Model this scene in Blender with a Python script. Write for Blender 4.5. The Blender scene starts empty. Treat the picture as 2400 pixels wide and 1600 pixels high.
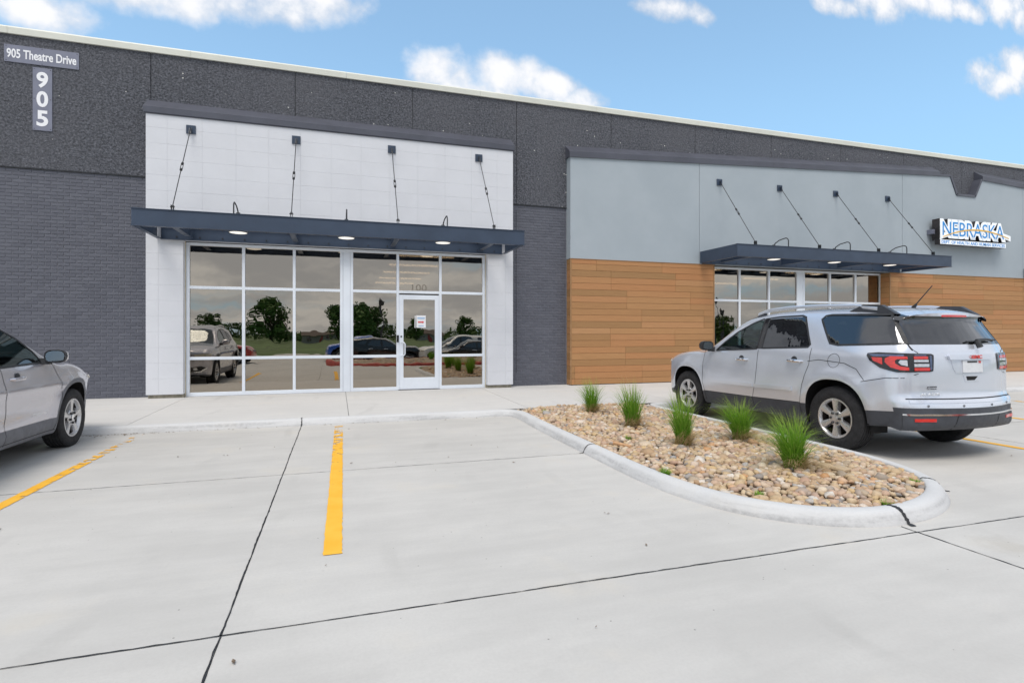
import bpy, bmesh, math, random
import numpy as np
from mathutils import Vector, Matrix
from mathutils.geometry import delaunay_2d_cdt

random.seed(7)
R = math.radians
scene = bpy.context.scene
COL = scene.collection

# ------------------------------------------------------------------ camera
CAM_H = 1.42
cam_d = bpy.data.cameras.new('camera')
cam = bpy.data.objects.new('camera', cam_d)
COL.objects.link(cam)
cam.location = (0, 0, CAM_H)
cam.rotation_euler = (R(90), 0, R(-17.6))
cam_d.sensor_width = 36
cam_d.lens = 36 * 1293 / 2400
cam_d.shift_y = -(800 - 780.6) / 2400
cam_d.clip_start = 0.05
cam_d.clip_end = 2000
scene.camera = cam

# ------------------------------------------------------------------ sky and sun
SUN_EL, SUN_AZ = 62, 205        # azimuth clockwise from +Y (the wall's direction)
world = bpy.data.worlds.new('World')
scene.world = world
world.use_nodes = True
wn, wl = world.node_tree.nodes, world.node_tree.links
wn.clear()


def wnode(t, **kw):
    n = wn.new(t)
    for k, v in kw.items():
        if k == 'op':
            n.operation = v
        elif k.startswith('i'):
            n.inputs[int(k[1:])].default_value = v
    return n


def wmath(op, a, b=None, c=None, clamp=False):
    n = wn.new('ShaderNodeMath')
    n.operation = op
    n.use_clamp = clamp
    for i, v in enumerate((a, b, c)):
        if v is None:
            continue
        if isinstance(v, (int, float)):
            n.inputs[i].default_value = v
        else:
            wl.new(v, n.inputs[i])
    return n.outputs[0]


def wsmooth(v, lo, hi):
    n = wn.new('ShaderNodeMapRange')
    n.interpolation_type = 'SMOOTHSTEP'
    n.inputs['From Min'].default_value = lo
    n.inputs['From Max'].default_value = hi
    wl.new(v, n.inputs['Value'])
    return n.outputs['Result']


sky = wn.new('ShaderNodeTexSky')
sky.sky_type = 'NISHITA'
sky.sun_disc = False
sky.sun_elevation = R(SUN_EL)
sky.sun_rotation = R(SUN_AZ)
sky.altitude = 400
sky.air_density = 1.0
sky.dust_density = 1.2
sky.ozone_density = 2.0
tc = wn.new('ShaderNodeTexCoord')
sep = wn.new('ShaderNodeSeparateXYZ')
wl.new(tc.outputs['Generated'], sep.inputs[0])
dx, dy, dz = sep.outputs
zz = wmath('ADD', wmath('MAXIMUM', dz, 0.0), 0.12)
cmb = wn.new('ShaderNodeCombineXYZ')
wl.new(wmath('DIVIDE', dx, zz), cmb.inputs[0])
wl.new(wmath('DIVIDE', dy, zz), cmb.inputs[1])


def wnoise(vec, scale, detail=6, rough=0.55, w=0.0):
    n = wn.new('ShaderNodeTexNoise')
    n.noise_dimensions = '4D'
    n.inputs['W'].default_value = w
    n.inputs['Scale'].default_value = scale
    n.inputs['Detail'].default_value = detail
    n.inputs['Roughness'].default_value = rough
    wl.new(vec, n.inputs['Vector'])
    return n.outputs['Fac']


# broad cloud deck: thin over the building, closing behind the photographer
deck = wnoise(cmb.outputs[0], 0.55, 7, 0.55, 3.3)
ahead = wmath('ADD', wmath('MULTIPLY', dx, 0.302), wmath('MULTIPLY', dy, 0.953))
cover = wmath('MULTIPLY_ADD', wsmooth(ahead, 0.15, 0.72), 0.48, 0.34)
deck_m = wsmooth(wmath('SUBTRACT', deck, cover), -0.03, 0.16)
# the separate cumulus over the roof: (tan azimuth, tan elevation along +Y, half sizes)
CLOUDS = [(-0.425, 0.490, 0.09, 0.045), (-0.322, 0.525, 0.09, 0.036), (-0.234, 0.534, 0.085, 0.038), (-0.115, 0.560, 0.10, 0.048),
          (-0.014, 0.572, 0.075, 0.044), (0.194, 0.474, 0.080, 0.048), (0.300, 0.485, 0.105, 0.046),
          (0.250, 0.445, 0.135, 0.036), (0.396, 0.480, 0.063, 0.036), (0.468, 0.458, 0.055, 0.028), (0.684, 0.678, 0.090, 0.028),
          (1.112, 0.768, 0.075, 0.030), (1.231, 0.808, 0.135, 0.052), (1.401, 0.840, 0.13, 0.050), (1.552, 0.830, 0.08, 0.03),
          (1.714, 0.862, 0.13, 0.058), (1.664, 0.665, 0.13, 0.044), (1.748, 0.711, 0.10, 0.055)]
yy = wmath('MAXIMUM', dy, 0.02)
ta = wmath('DIVIDE', dx, yy)
te = wmath('DIVIDE', dz, yy)
ae = wn.new('ShaderNodeCombineXYZ')
wl.new(ta, ae.inputs[0])
wl.new(te, ae.inputs[1])
puff = wnoise(ae.outputs[0], 13.0, 6, 0.56, 1.7)
puff2 = wnoise(ae.outputs[0], 42.0, 5, 0.6, 8.7)
best = None
for a0, e0, ra, re in CLOUDS:
    u = wmath('MULTIPLY', wmath('SUBTRACT', ta, a0), 1 / ra)
    v = wmath('MULTIPLY', wmath('SUBTRACT', te, e0), 1 / re)
    q = wmath('SUBTRACT', 1.0, wmath('ADD', wmath('MULTIPLY', u, u), wmath('MULTIPLY', v, v)))
    best = q if best is None else wmath('MAXIMUM', best, q)
best = wmath('MAXIMUM', best, -1.5)
cum = wmath('ADD', wmath('MULTIPLY', best, 0.50), wmath('MULTIPLY_ADD', wmath('SUBTRACT', puff, 0.5), 1.9, wmath('MULTIPLY', wmath('SUBTRACT', puff2, 0.5), 0.28)))
cum_m = wmath('MULTIPLY', wsmooth(cum, -0.22, 0.62), wsmooth(dy, 0.05, 0.2))
cloud = wmath('MAXIMUM', wmath('MULTIPLY', deck_m, 0.9), wmath('MULTIPLY', cum_m, 0.97))
# cloud tone: bright tops, slightly grey bodies
tone = wsmooth(wnoise(cmb.outputs[0], 0.85, 7, 0.6, 5.1), 0.36, 0.62)
tone = wmath('MAXIMUM', tone, wmath('MULTIPLY', cum_m, 0.95))
crgb = wn.new('ShaderNodeMix')
crgb.data_type = 'RGBA'
crgb.inputs['A'].default_value = (3.6, 3.65, 3.9, 1)
crgb.inputs['B'].default_value = (5.7, 5.7, 5.8, 1)
wl.new(tone, crgb.inputs['Factor'])
# milky veil over the blue, thicker to the horizon
veil = wmath('ADD', 0.45, wmath('MULTIPLY', wmath('SUBTRACT', 1.0, wsmooth(dz, 0.12, 0.55)), 0.40))
vm = wn.new('ShaderNodeMix')
vm.data_type = 'RGBA'
vm.inputs['B'].default_value = (2.35, 4.2, 6.1, 1)
wl.new(veil, vm.inputs['Factor'])
wl.new(sky.outputs[0], vm.inputs['A'])
cm = wn.new('ShaderNodeMix')
cm.data_type = 'RGBA'
wl.new(cloud, cm.inputs['Factor'])
wl.new(vm.outputs['Result'], cm.inputs['A'])
wl.new(crgb.outputs['Result'], cm.inputs['B'])
bg = wn.new('ShaderNodeBackground')
bg.inputs['Strength'].default_value = 0.10
wl.new(cm.outputs['Result'], bg.inputs['Color'])
wo = wn.new('ShaderNodeOutputWorld')
wl.new(bg.outputs[0], wo.inputs['Surface'])

sun_d = bpy.data.lights.new('sun', 'SUN')
sun_d.energy = 1.3
sun_d.angle = R(28)
sun_d.color = (1.0, 0.94, 0.86)
sun = bpy.data.objects.new('sun', sun_d)
COL.objects.link(sun)
sun.rotation_euler = (R(90 - SUN_EL), 0, R(180 - SUN_AZ))
sun.location = (0, 0, 30)

scene.view_settings.view_transform = 'Standard'
scene.view_settings.look = 'None'
scene.view_settings.exposure = 0.86
scene.view_settings.gamma = 1.0
scene.view_settings.use_curve_mapping = False
scene.render.engine = 'CYCLES'
scene.cycles.max_bounces = 8
scene.cycles.transparent_max_bounces = 12


# ------------------------------------------------------------------ materials
class NT:
    """small helper round a material's node tree"""
    def __init__(s, name):
        s.m = bpy.data.materials.new(name)
        s.m.use_nodes = True
        s.n = s.m.node_tree.nodes
        s.l = s.m.node_tree.links
        s.p = s.n['Principled BSDF']
        s.out = s.n['Material Output']

    def link(s, a, b):
        s.l.new(a, b)

    def pos(s, sc=(1, 1, 1)):
        g = s.n.new('ShaderNodeNewGeometry')
        if sc == (1, 1, 1):
            return g.outputs['Position']
        v = s.n.new('ShaderNodeVectorMath')
        v.operation = 'MULTIPLY'
        v.inputs[1].default_value = sc
        s.link(g.outputs['Position'], v.inputs[0])
        return v.outputs[0]

    def objco(s, sc=(1, 1, 1)):
        g = s.n.new('ShaderNodeTexCoord')
        v = s.n.new('ShaderNodeVectorMath')
        v.operation = 'MULTIPLY'
        v.inputs[1].default_value = sc
        s.link(g.outputs['Object'], v.inputs[0])
        return v.outputs[0]

    def noise(s, vec, scale, detail=4, rough=0.5):
        t = s.n.new('ShaderNodeTexNoise')
        t.inputs['Scale'].default_value = scale
        t.inputs['Detail'].default_value = detail
        t.inputs['Roughness'].default_value = rough
        s.link(vec, t.inputs['Vector'])
        return t.outputs['Fac']

    def voro(s, vec, scale, feat='F1'):
        t = s.n.new('ShaderNodeTexVoronoi')
        t.feature = feat
        t.inputs['Scale'].default_value = scale
        s.link(vec, t.inputs['Vector'])
        return t

    def math(s, op, a, b=None, c=None, clamp=False):
        t = s.n.new('ShaderNodeMath')
        t.operation = op
        t.use_clamp = clamp
        for i, v in enumerate((a, b, c)):
            if v is None:
                continue
            if isinstance(v, (int, float)):
                t.inputs[i].default_value = v
            else:
                s.link(v, t.inputs[i])
        return t.outputs[0]

    def smooth(s, v, lo, hi, a=0.0, b=1.0):
        t = s.n.new('ShaderNodeMapRange')
        t.interpolation_type = 'SMOOTHSTEP'
        t.inputs['From Min'].default_value = lo
        t.inputs['From Max'].default_value = hi
        t.inputs['To Min'].default_value = a
        t.inputs['To Max'].default_value = b
        s.link(v, t.inputs['Value'])
        return t.outputs['Result']

    def mix(s, f, a, b, blend='MIX'):
        t = s.n.new('ShaderNodeMix')
        t.data_type = 'RGBA'
        t.blend_type = blend
        for k, v in (('Factor', f), ('A', a), ('B', b)):
            if isinstance(v, (int, float)):
                t.inputs[k].default_value = v
            elif isinstance(v, tuple):
                t.inputs[k].default_value = (v + (1,))[:4]
            else:
                s.link(v, t.inputs[k])
        return t.outputs['Result']

    def ramp(s, f, stops):
        t = s.n.new('ShaderNodeValToRGB')
        e = t.color_ramp.elements
        while len(e) < len(stops):
            e.new(0.5)
        for i, (p, c) in enumerate(stops):
            e[i].position = p
            e[i].color = (c + (1,))[:4]
        s.link(f, t.inputs[0])
        return t.outputs[0]

    def color(s, c):
        if isinstance(c, tuple):
            s.p.inputs['Base Color'].default_value = (c + (1,))[:4]
        else:
            s.link(c, s.p.inputs['Base Color'])

    def bump(s, h, strength=0.3, dist=0.01):
        b = s.n.new('ShaderNodeBump')
        b.inputs['Strength'].default_value = strength
        b.inputs['Distance'].default_value = dist
        s.link(h, b.inputs['Height'])
        s.link(b.outputs[0], s.p.inputs['Normal'])

    def set(s, **kw):
        for k, v in kw.items():
            k = {'rough': 'Roughness', 'metal': 'Metallic', 'spec': 'Specular IOR Level', 'coat': 'Coat Weight', 'coatr': 'Coat Roughness',
                 'ior': 'IOR', 'emit': 'Emission Color', 'emits': 'Emission Strength', 'alpha': 'Alpha', 'sheen': 'Sheen Weight',
                 'sss': 'Subsurface Weight'}[k]
            if isinstance(v, (int, float)):
                s.p.inputs[k].default_value = v
            elif isinstance(v, tuple):
                s.p.inputs[k].default_value = (v + (1,))[:4]
            else:
                s.link(v, s.p.inputs[k])
        return s


def plain(name, c, rough=0.5, metal=0.0, var=0.06, vscale=6.0, spec=0.5, coat=0.0, bump=0.0, bscale=300.0, emits=0.0, emit=None):
    """a painted / moulded surface with faint uneven tone and micro relief"""
    t = NT(name)
    ps = t.pos()
    f = t.noise(ps, vscale, 5, 0.6)
    lo = tuple(x * (1 - var) for x in c)
    hi = tuple(min(1, x * (1 + var)) for x in c)
    t.color(t.mix(t.smooth(f, 0.3, 0.7), lo, hi))
    t.set(metal=metal, spec=spec, coat=coat)
    t.set(rough=t.smooth(t.noise(ps, vscale * 3, 3), 0.25, 0.75, max(0.02, rough * 0.85), min(1, rough * 1.15)))
    if bump:
        t.bump(t.noise(ps, bscale, 3), bump, 0.002)
    if emits:
        t.set(emit=emit or c, emits=emits)
    return t.m


def concrete(name, base, tint=(0, 0, 0), stain=0.10, scuff=0.0):
    t = NT(name)
    ps = t.pos()
    big = t.noise(ps, 0.55, 5, 0.6)
    st = t.noise(t.pos((0.5, 2.2, 1)), 1.6, 6, 0.65)
    fine = t.noise(ps, 55, 4, 0.7)
    spots = t.noise(ps, 9.0, 3, 0.5)
    f = t.math('MULTIPLY_ADD', big, 0.55, t.math('MULTIPLY', st, 0.45))
    lo = tuple(x * (1 - stain) for x in base)
    hi = tuple(x * (1 + stain * 0.7) for x in base)
    c = t.mix(t.smooth(f, 0.34, 0.66), lo, hi)
    c = t.mix(t.smooth(fine, 0.35, 0.7, 0.0, 0.22), c, tuple(x * 0.78 for x in base))
    c = t.mix(t.smooth(t.noise(ps, 1.1, 4, 0.6), 0.55, 0.75, 0.0, 0.35), c, tuple(x * k for x, k in zip(base, (1.05, 0.98, 0.86))))
    c = t.mix(t.smooth(spots, 0.74, 0.80, 0.0, 0.45), c, tuple(x * 0.62 for x in base))
    c = t.mix(t.smooth(t.noise(ps, 3.3, 6, 0.68), 0.52, 0.72, 0.0, 0.16), c, tuple(x * 0.72 for x in base))
    vs_ = t.voro(ps, 7.0)
    c = t.mix(t.math('MULTIPLY', t.math('LESS_THAN', vs_.outputs['Distance'], 0.035), 0.6), c, (0.10, 0.09, 0.08))
    # rubber marks: long thin arcs left by tyres
    w = t.n.new('ShaderNodeTexWave')
    w.inputs['Scale'].default_value = 0.35
    w.inputs['Distortion'].default_value = 9
    w.inputs['Detail'].default_value = 3
    w.inputs['Detail Scale'].default_value = 0.6
    t.link(ps, w.inputs['Vector'])
    mk = t.math('MULTIPLY', t.smooth(w.outputs['Fac'], 0.93, 1.0), t.smooth(t.noise(ps, 0.8, 2), 0.5, 0.7))
    c = t.mix(t.math('MULTIPLY', mk, 0.16), c, tuple(x * 0.5 for x in base))
    if scuff:
        n1 = t.noise(t.pos((0.8, 0.8, 7)), 2.0, 5, 0.65)
        n2 = t.noise(ps, 24, 4, 0.7)
        g = t.n.new('ShaderNodeNewGeometry')
        sp = t.n.new('ShaderNodeSeparateXYZ')
        t.link(g.outputs['Normal'], sp.inputs[0])
        face = t.math('SUBTRACT', 1.0, t.smooth(sp.outputs[2], 0.55, 0.9))
        m = t.math('MULTIPLY', t.math('MULTIPLY', t.smooth(n1, 0.36, 0.66), t.smooth(n2, 0.1, 0.75)), face)
        c = t.mix(t.math('MULTIPLY', m, scuff), c, (0.12, 0.12, 0.125))
    oi_ = t.n.new('ShaderNodeObjectInfo')
    c = t.mix(t.math('MULTIPLY', oi_.outputs['Random'], 0.07), c, tuple(x * 0.6 for x in base))
    vo = t.voro(t.pos((0.45, 0.45, 0.45)), 1.0)
    drip = t.math('MULTIPLY', t.smooth(t.math('ADD', vo.outputs['Distance'], t.math('MULTIPLY', t.noise(ps, 7, 4), 0.16)), 0.10, 0.20, 1.0, 0.0), 0.22)
    c = t.mix(drip, c, tuple(x * k for x, k in zip(base, (0.55, 0.50, 0.42))))
    t.color(c)
    t.set(rough=0.86, spec=0.3)
    t.bump(t.math('ADD', t.noise(ps, 140, 4, 0.7), t.math('MULTIPLY', t.noise(t.pos((1, 12, 1)), 30, 3), 0.5)), 0.22, 0.004)
    return t.m


M = {}
M['concrete'] = concrete('lot concrete', (0.535, 0.522, 0.498), stain=0.10)
M['walk'] = concrete('sidewalk concrete', (0.585, 0.578, 0.565), stain=0.06)
M['kerb'] = concrete('kerb concrete', (0.59, 0.595, 0.60), stain=0.06, scuff=0.42)
M['redkerb'] = plain('red kerb paint', (0.42, 0.06, 0.045), 0.6, var=0.25, vscale=4)
M['seal'] = plain('joint sealant', (0.018, 0.018, 0.02), 0.55, var=0.4, vscale=30, bump=0.6, bscale=90)
M['soil'] = plain('bed soil', (0.16, 0.12, 0.085), 0.95, var=0.4, vscale=20, bump=0.8, bscale=60)
M['field'] = plain('field grass', (0.075, 0.12, 0.03), 0.95, var=0.35, vscale=0.12)
M['bluesteel'] = plain('blue grey painted steel', (0.042, 0.062, 0.100), 0.42, var=0.10, vscale=2.2, spec=0.4)
M['darkmetal'] = plain('charcoal coping metal', (0.080, 0.085, 0.108), 0.38, var=0.12, vscale=1.4, spec=0.45)
M['blackmetal'] = plain('black fittings', (0.022, 0.024, 0.028), 0.45, var=0.3, vscale=14)
M['cream'] = plain('cream coping metal', (0.70, 0.71, 0.64), 0.45, var=0.05, vscale=1.0)
M['alu'] = plain('silver anodised aluminium', (0.79, 0.84, 0.91), 0.34, metal=0.10, var=0.04, vscale=1.5)
M['tile'] = plain('white glazed tile', (0.66, 0.675, 0.715), 0.42, var=0.025, vscale=1.6, spec=0.4)
M['grout'] = plain('pale tile joint', (0.655, 0.668, 0.705), 0.9, var=0.02)
M['greystucco'] = NT('grey stucco').m
t = NT('grey stucco finish')
ps = t.pos()
t.color(t.mix(t.smooth(t.noise(ps, 0.7, 6, 0.6), 0.3, 0.7), (0.355, 0.405, 0.445), (0.395, 0.445, 0.485)))
t.set(rough=0.9, spec=0.2)
t.bump(t.noise(ps, 110, 5, 0.75), 0.55, 0.006)
M['greystucco'] = t.m
t = NT('dark exposed aggregate')
ps = t.pos()
vn = t.voro(ps, 34)
vd = t.voro(ps, 19)
agg = t.math('MULTIPLY', t.smooth(t.noise(ps, 26, 6, 0.72), 0.30, 0.70), 1.0)
c = t.mix(agg, (0.036, 0.039, 0.047), (0.195, 0.205, 0.238))
c = t.mix(t.smooth(t.noise(t.pos((1, 1, 0.5)), 0.55, 4, 0.6), 0.3, 0.7, 0.0, 0.4), c, (0.155, 0.158, 0.178))
speck = t.math('MULTIPLY', t.math('LESS_THAN', vd.outputs['Distance'], 0.19), t.math('GREATER_THAN', t.n.new('ShaderNodeSeparateColor').outputs[0], 2.0))
sc = t.n.new('ShaderNodeSeparateColor')
t.link(vd.outputs['Color'], sc.inputs[0])
speck = t.math('MULTIPLY', t.math('LESS_THAN', vd.outputs['Distance'], 0.26), t.math('GREATER_THAN', sc.outputs[0], 0.991))
c = t.mix(speck, c, (0.75, 0.75, 0.72))
t.color(c)
t.set(rough=0.85, spec=0.3)
t.bump(t.math('ADD', t.math('MULTIPLY', agg, 1.0), t.math('MULTIPLY', vn.outputs['Distance'], 0.8)), 0.9, 0.02)
M['aggregate'] = t.m


def brickmat(name, lo, hi):
    t = NT(name)
    ps = t.pos()
    g = t.n.new('ShaderNodeNewGeometry')
    oi = t.n.new('ShaderNodeObjectInfo')
    rnd = t.math('FRACT', t.math('ADD', g.outputs['Random Per Island'], oi.outputs['Random']))
    c = t.mix(rnd, lo, hi)
    c = t.mix(t.smooth(t.noise(ps, 18, 5, 0.7), 0.3, 0.75, 0.0, 0.35), c, tuple(x * 0.75 for x in lo))
    t.color(c)
    t.set(rough=0.55, spec=0.4)
    t.bump(t.noise(ps, 160, 4, 0.7), 0.4, 0.003)
    return t.m


M['brick'] = brickmat('painted grey brick', (0.098, 0.103, 0.128), (0.124, 0.130, 0.158))
M['mortar'] = plain('ledge lit mortar', (0.185, 0.19, 0.22), 0.9, var=0.1, vscale=8)  # paler than the brick: light caught on the ledges is put into its colour
t = NT('fibre wood plank')
ps = t.objco((1, 1, 1))
g = t.n.new('ShaderNodeNewGeometry')
oi = t.n.new('ShaderNodeObjectInfo')
c = t.ramp(oi.outputs['Random'], [(0.0, (0.345, 0.195, 0.085)), (0.3, (0.41, 0.215, 0.092)), (0.55, (0.455, 0.245, 0.108)), (0.8, (0.455, 0.215, 0.092)), (1.0, (0.475, 0.265, 0.125))])
gr = t.noise(t.pos((1.2, 3, 42)), 2.2, 6, 0.65)
c = t.mix(t.smooth(gr, 0.3, 0.7, 0.0, 0.28), c, (0.22, 0.115, 0.05))
t.color(c)
t.set(rough=0.6, spec=0.3)
t.bump(gr, 0.15, 0.004)
M['plank'] = t.m
M['plankback'] = plain('plank joint', (0.07, 0.038, 0.018), 0.9)
M['signgrey'] = plain('brushed grey sign plate', (0.20, 0.21, 0.27), 0.40, metal=0.2, var=0.06, vscale=5)
M['signwhite'] = plain('white vinyl', (0.84, 0.85, 0.88), 0.5, var=0.02)
M['signface'] = plain('translucent white sign face', (0.82, 0.85, 0.88), 0.35, var=0.02, emits=0.10, emit=(0.9, 0.95, 1.0))
M['signblue'] = plain('blue sign lettering', (0.0, 0.25, 0.66), 0.4, var=0.03)
M['signyellow'] = plain('yellow sign swoosh', (0.80, 0.45, 0.02), 0.4, var=0.03)
M['signblack'] = plain('dark sign returns', (0.022, 0.018, 0.02), 0.5, var=0.2)
M['paper'] = plain('white paper', (0.82, 0.83, 0.86), 0.7, var=0.02)
M['redink'] = plain('red print', (0.70, 0.02, 0.02), 0.6, var=0.05)
M['blueink'] = plain('blue print', (0.12, 0.38, 0.72), 0.6, var=0.05)
M['led'] = plain('lit lamp diffuser', (0.9, 0.88, 0.84), 0.5, emits=0.35, emit=(1.0, 0.96, 0.9))
M['tube'] = plain('interior light strip', (0.9, 0.9, 0.86), 0.5, emits=3.5, emit=(1.0, 0.93, 0.8))
M['roomdark'] = plain('interior surfaces', (0.22, 0.20, 0.18), 0.9)
M['roomfloor'] = plain('interior floor', (0.12, 0.11, 0.10), 0.7)
M['roof'] = plain('roof membrane', (0.5, 0.5, 0.5), 0.9)


def yellow_paint():
    t = NT('worn yellow line paint')
    ps = t.pos()
    sp = t.n.new('ShaderNodeSeparateXYZ')
    t.link(ps, sp.inputs[0])
    c = t.mix(t.smooth(t.noise(ps, 5, 4), 0.3, 0.7), (0.84, 0.43, 0.035), (0.86, 0.48, 0.055))
    t.color(c)
    t.set(rough=0.7, spec=0.3)
    wear = t.math('ADD', t.smooth(sp.outputs[1], 5.2, 9.0, 0.0, 0.22), t.smooth(sp.outputs[0], -1.0, -2.4, 0.0, 0.035))
    n = t.math('ADD', t.math('MULTIPLY', t.noise(t.pos((1, 1.2, 1)), 6.5, 6, 0.72), 1.0), wear)
    hole = t.smooth(n, 0.655, 0.70)
    tr = t.n.new('ShaderNodeBsdfTransparent')
    mx = t.n.new('ShaderNodeMixShader')
    t.link(hole, mx.inputs[0])
    t.link(t.p.outputs[0], mx.inputs[1])
    t.link(tr.outputs[0], mx.inputs[2])
    t.link(mx.outputs[0], t.out.inputs['Surface'])
    return t.m


M['yellow'] = yellow_paint()


def glass(name, refl, rcol, tcol, wav=0.0, fres=True, wscale=1.2, rough=0.0):
    """coated glazing: tinted see-through under a mirror coat; slightly wavy sheets bend the reflections"""
    t = NT(name)
    t.n.remove(t.p)
    gl = t.n.new('ShaderNodeBsdfGlossy')
    gl.inputs['Color'].default_value = rcol + (1,)
    gl.inputs['Roughness'].default_value = rough
    tr = t.n.new('ShaderNodeBsdfTransparent')
    tr.inputs['Color'].default_value = tcol + (1,)
    mx = t.n.new('ShaderNodeMixShader')
    if fres:
        ge = t.n.new('ShaderNodeNewGeometry')
        dt = t.n.new('ShaderNodeVectorMath')
        dt.operation = 'DOT_PRODUCT'
        t.link(ge.outputs['Incoming'], dt.inputs[0])
        t.link(ge.outputs['True Normal'], dt.inputs[1])
        gz = t.math('POWER', t.math('SUBTRACT', 1.0, t.math('ABSOLUTE', dt.outputs['Value']), clamp=True), 4.0)
        f = t.math('MULTIPLY_ADD', gz, 1.0 - refl, refl, clamp=True)
        t.link(f, mx.inputs[0])
    else:
        mx.inputs[0].default_value = refl
    t.link(tr.outputs[0], mx.inputs[1])
    t.link(gl.outputs[0], mx.inputs[2])
    t.link(mx.outputs[0], t.out.inputs['Surface'])
    if wav:
        b = t.n.new('ShaderNodeBump')
        b.inputs['Strength'].default_value = 1.0
        b.inputs['Distance'].default_value = wav
        t.link(t.noise(t.pos((1, 1, 0.7)), wscale, 2, 0.4), b.inputs['Height'])
        t.link(b.outputs[0], gl.inputs['Normal'])
    return t.m


M['bronze'] = glass('bronze reflective glazing', 0.47, (0.78, 0.705, 0.60), (0.30, 0.26, 0.21), wav=0.0022, wscale=2.1)
M['frostink'] = glass('etched numerals', 0.03, (0.7, 0.66, 0.6), (0.90, 0.89, 0.88), rough=0.4)
M['carclear'] = glass('green tinted car glass', 0.06, (0.9, 0.97, 1.0), (0.60, 0.80, 0.78))
M['screen'] = glass('tinted windscreen', 0.07, (0.9, 0.97, 1.0), (0.17, 0.22, 0.215))
M['cardark'] = glass('privacy car glass', 0.15, (0.84, 0.86, 0.90), (0.035, 0.035, 0.038), wav=0.003, wscale=6)


def paint(name, c, flake=0.5, rough=0.32):
    t = NT(name)
    ps = t.objco()
    c2 = t.mix(t.smooth(t.noise(ps, 900, 2), 0.4, 0.6), tuple(x * 0.93 for x in c), tuple(min(1, x * 1.05) for x in c))
    dirt = t.smooth(t.noise(ps, 3.0, 5, 0.7), 0.45, 0.8, 0.0, 0.10)
    t.color(t.mix(dirt, c2, tuple(0.6 * x + 0.02 for x in c)))
    t.set(metal=flake, rough=rough, coat=0.9, coatr=0.06, spec=0.5)
    return t.m


M['silver'] = paint('bright silver metallic', (0.67, 0.71, 0.79), 0.50, 0.24)
M['billet'] = paint('warm silver metallic', (0.53, 0.525, 0.575), 0.60, 0.22)
M['blackpaint'] = paint('black car paint', (0.012, 0.012, 0.014), 0.2, 0.2)
M['whitepaint'] = paint('white car paint', (0.78, 0.76, 0.72), 0.0, 0.3)
M['redpaint'] = paint('red car paint', (0.50, 0.03, 0.02), 0.1, 0.3)
M['bluepaint'] = paint('blue car paint', (0.02, 0.10, 0.45), 0.2, 0.3)
M['trim'] = plain('black plastic trim', (0.030, 0.032, 0.036), 0.55, var=0.2, vscale=12, spec=0.4, bump=0.15, bscale=500)
M['grille'] = plain('dark grille', (0.012, 0.012, 0.013), 0.4, var=0.2)
M['cladding'] = plain('charcoal plastic cladding', (0.055, 0.060, 0.072), 0.5, var=0.12, vscale=9, spec=0.4, bump=0.2, bscale=400)
M['greyclad'] = plain('grey plastic cladding', (0.15, 0.155, 0.175), 0.55, var=0.1, vscale=9, spec=0.35)
M['gloss'] = plain('gloss black', (0.010, 0.010, 0.012), 0.12, var=0.2, coat=0.5)
M['rubber'] = plain('tyre rubber', (0.026, 0.026, 0.028), 0.78, var=0.25, vscale=16, spec=0.35, bump=0.3, bscale=220)
M['rim'] = plain('silver alloy', (0.62, 0.62, 0.63), 0.30, metal=0.75, var=0.05, vscale=10)
M['rimdark'] = plain('grey alloy pocket', (0.09, 0.092, 0.10), 0.4, metal=0.5, var=0.1, vscale=10)
M['brake'] = plain('shade dark brake hub', (0.022, 0.016, 0.014), 0.8, metal=0.0, var=0.4, vscale=18)  # near black: shade in the gaps between spokes painted into hub and barrel
M['chrome'] = plain('chrome', (0.82, 0.84, 0.87), 0.08, metal=1.0, var=0.02)
M['mirrorglass'] = plain('mirror glass', (0.75, 0.80, 0.84), 0.03, metal=1.0, var=0.01)
M['lampred'] = plain('red lamp lens', (0.62, 0.035, 0.03), 0.15, var=0.12, vscale=40, coat=0.8)
M['lampclear'] = plain('clear lamp lens', (0.62, 0.63, 0.66), 0.10, metal=0.5, var=0.1, vscale=40, coat=0.8)
M['lampblue'] = plain('smoked lamp bezel', (0.10, 0.13, 0.22), 0.2, metal=0.5, var=0.2, vscale=40, coat=0.6)
M['headlamp'] = plain('headlamp lens', (0.66, 0.62, 0.52), 0.12, metal=0.3, var=0.1, vscale=30, coat=0.8)
M['seat'] = plain('dark seat cloth', (0.035, 0.035, 0.038), 0.9, var=0.2, vscale=20)
M['well'] = plain('wheel well', (0.008, 0.008, 0.009), 0.95)
M['plate'] = plain('number plate', (0.68, 0.70, 0.73), 0.4, var=0.05, vscale=20)
M['grass'] = None
for key, a, b, tipc in (('grass', (0.10, 0.27, 0.015), (0.24, 0.46, 0.045), (0.48, 0.58, 0.14)), ('dry', (0.42, 0.31, 0.14), (0.55, 0.43, 0.22), (0.62, 0.50, 0.30))):
    t = NT(key + ' blade')
    g = t.n.new('ShaderNodeNewGeometry')
    at = t.n.new('ShaderNodeAttribute')
    at.attribute_name = 'tip'
    c = t.mix(g.outputs['Random Per Island'], a, b)
    c = t.mix(t.smooth(at.outputs['Fac'], 0.55, 1.0, 0.0, 0.75), c, tipc)
    t.color(c)
    t.set(rough=0.55, spec=0.3)
    tl = t.n.new('ShaderNodeBsdfTranslucent')
    t.link(c, tl.inputs['Color'])
    mx = t.n.new('ShaderNodeMixShader')
    mx.inputs[0].default_value = 0.3
    t.link(t.p.outputs[0], mx.inputs[1])
    t.link(tl.outputs[0], mx.inputs[2])
    t.link(mx.outputs[0], t.out.inputs['Surface'])
    M[key] = t.m
t = NT('river stone')
g = t.n.new('ShaderNodeNewGeometry')
oi = t.n.new('ShaderNodeObjectInfo')
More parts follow.
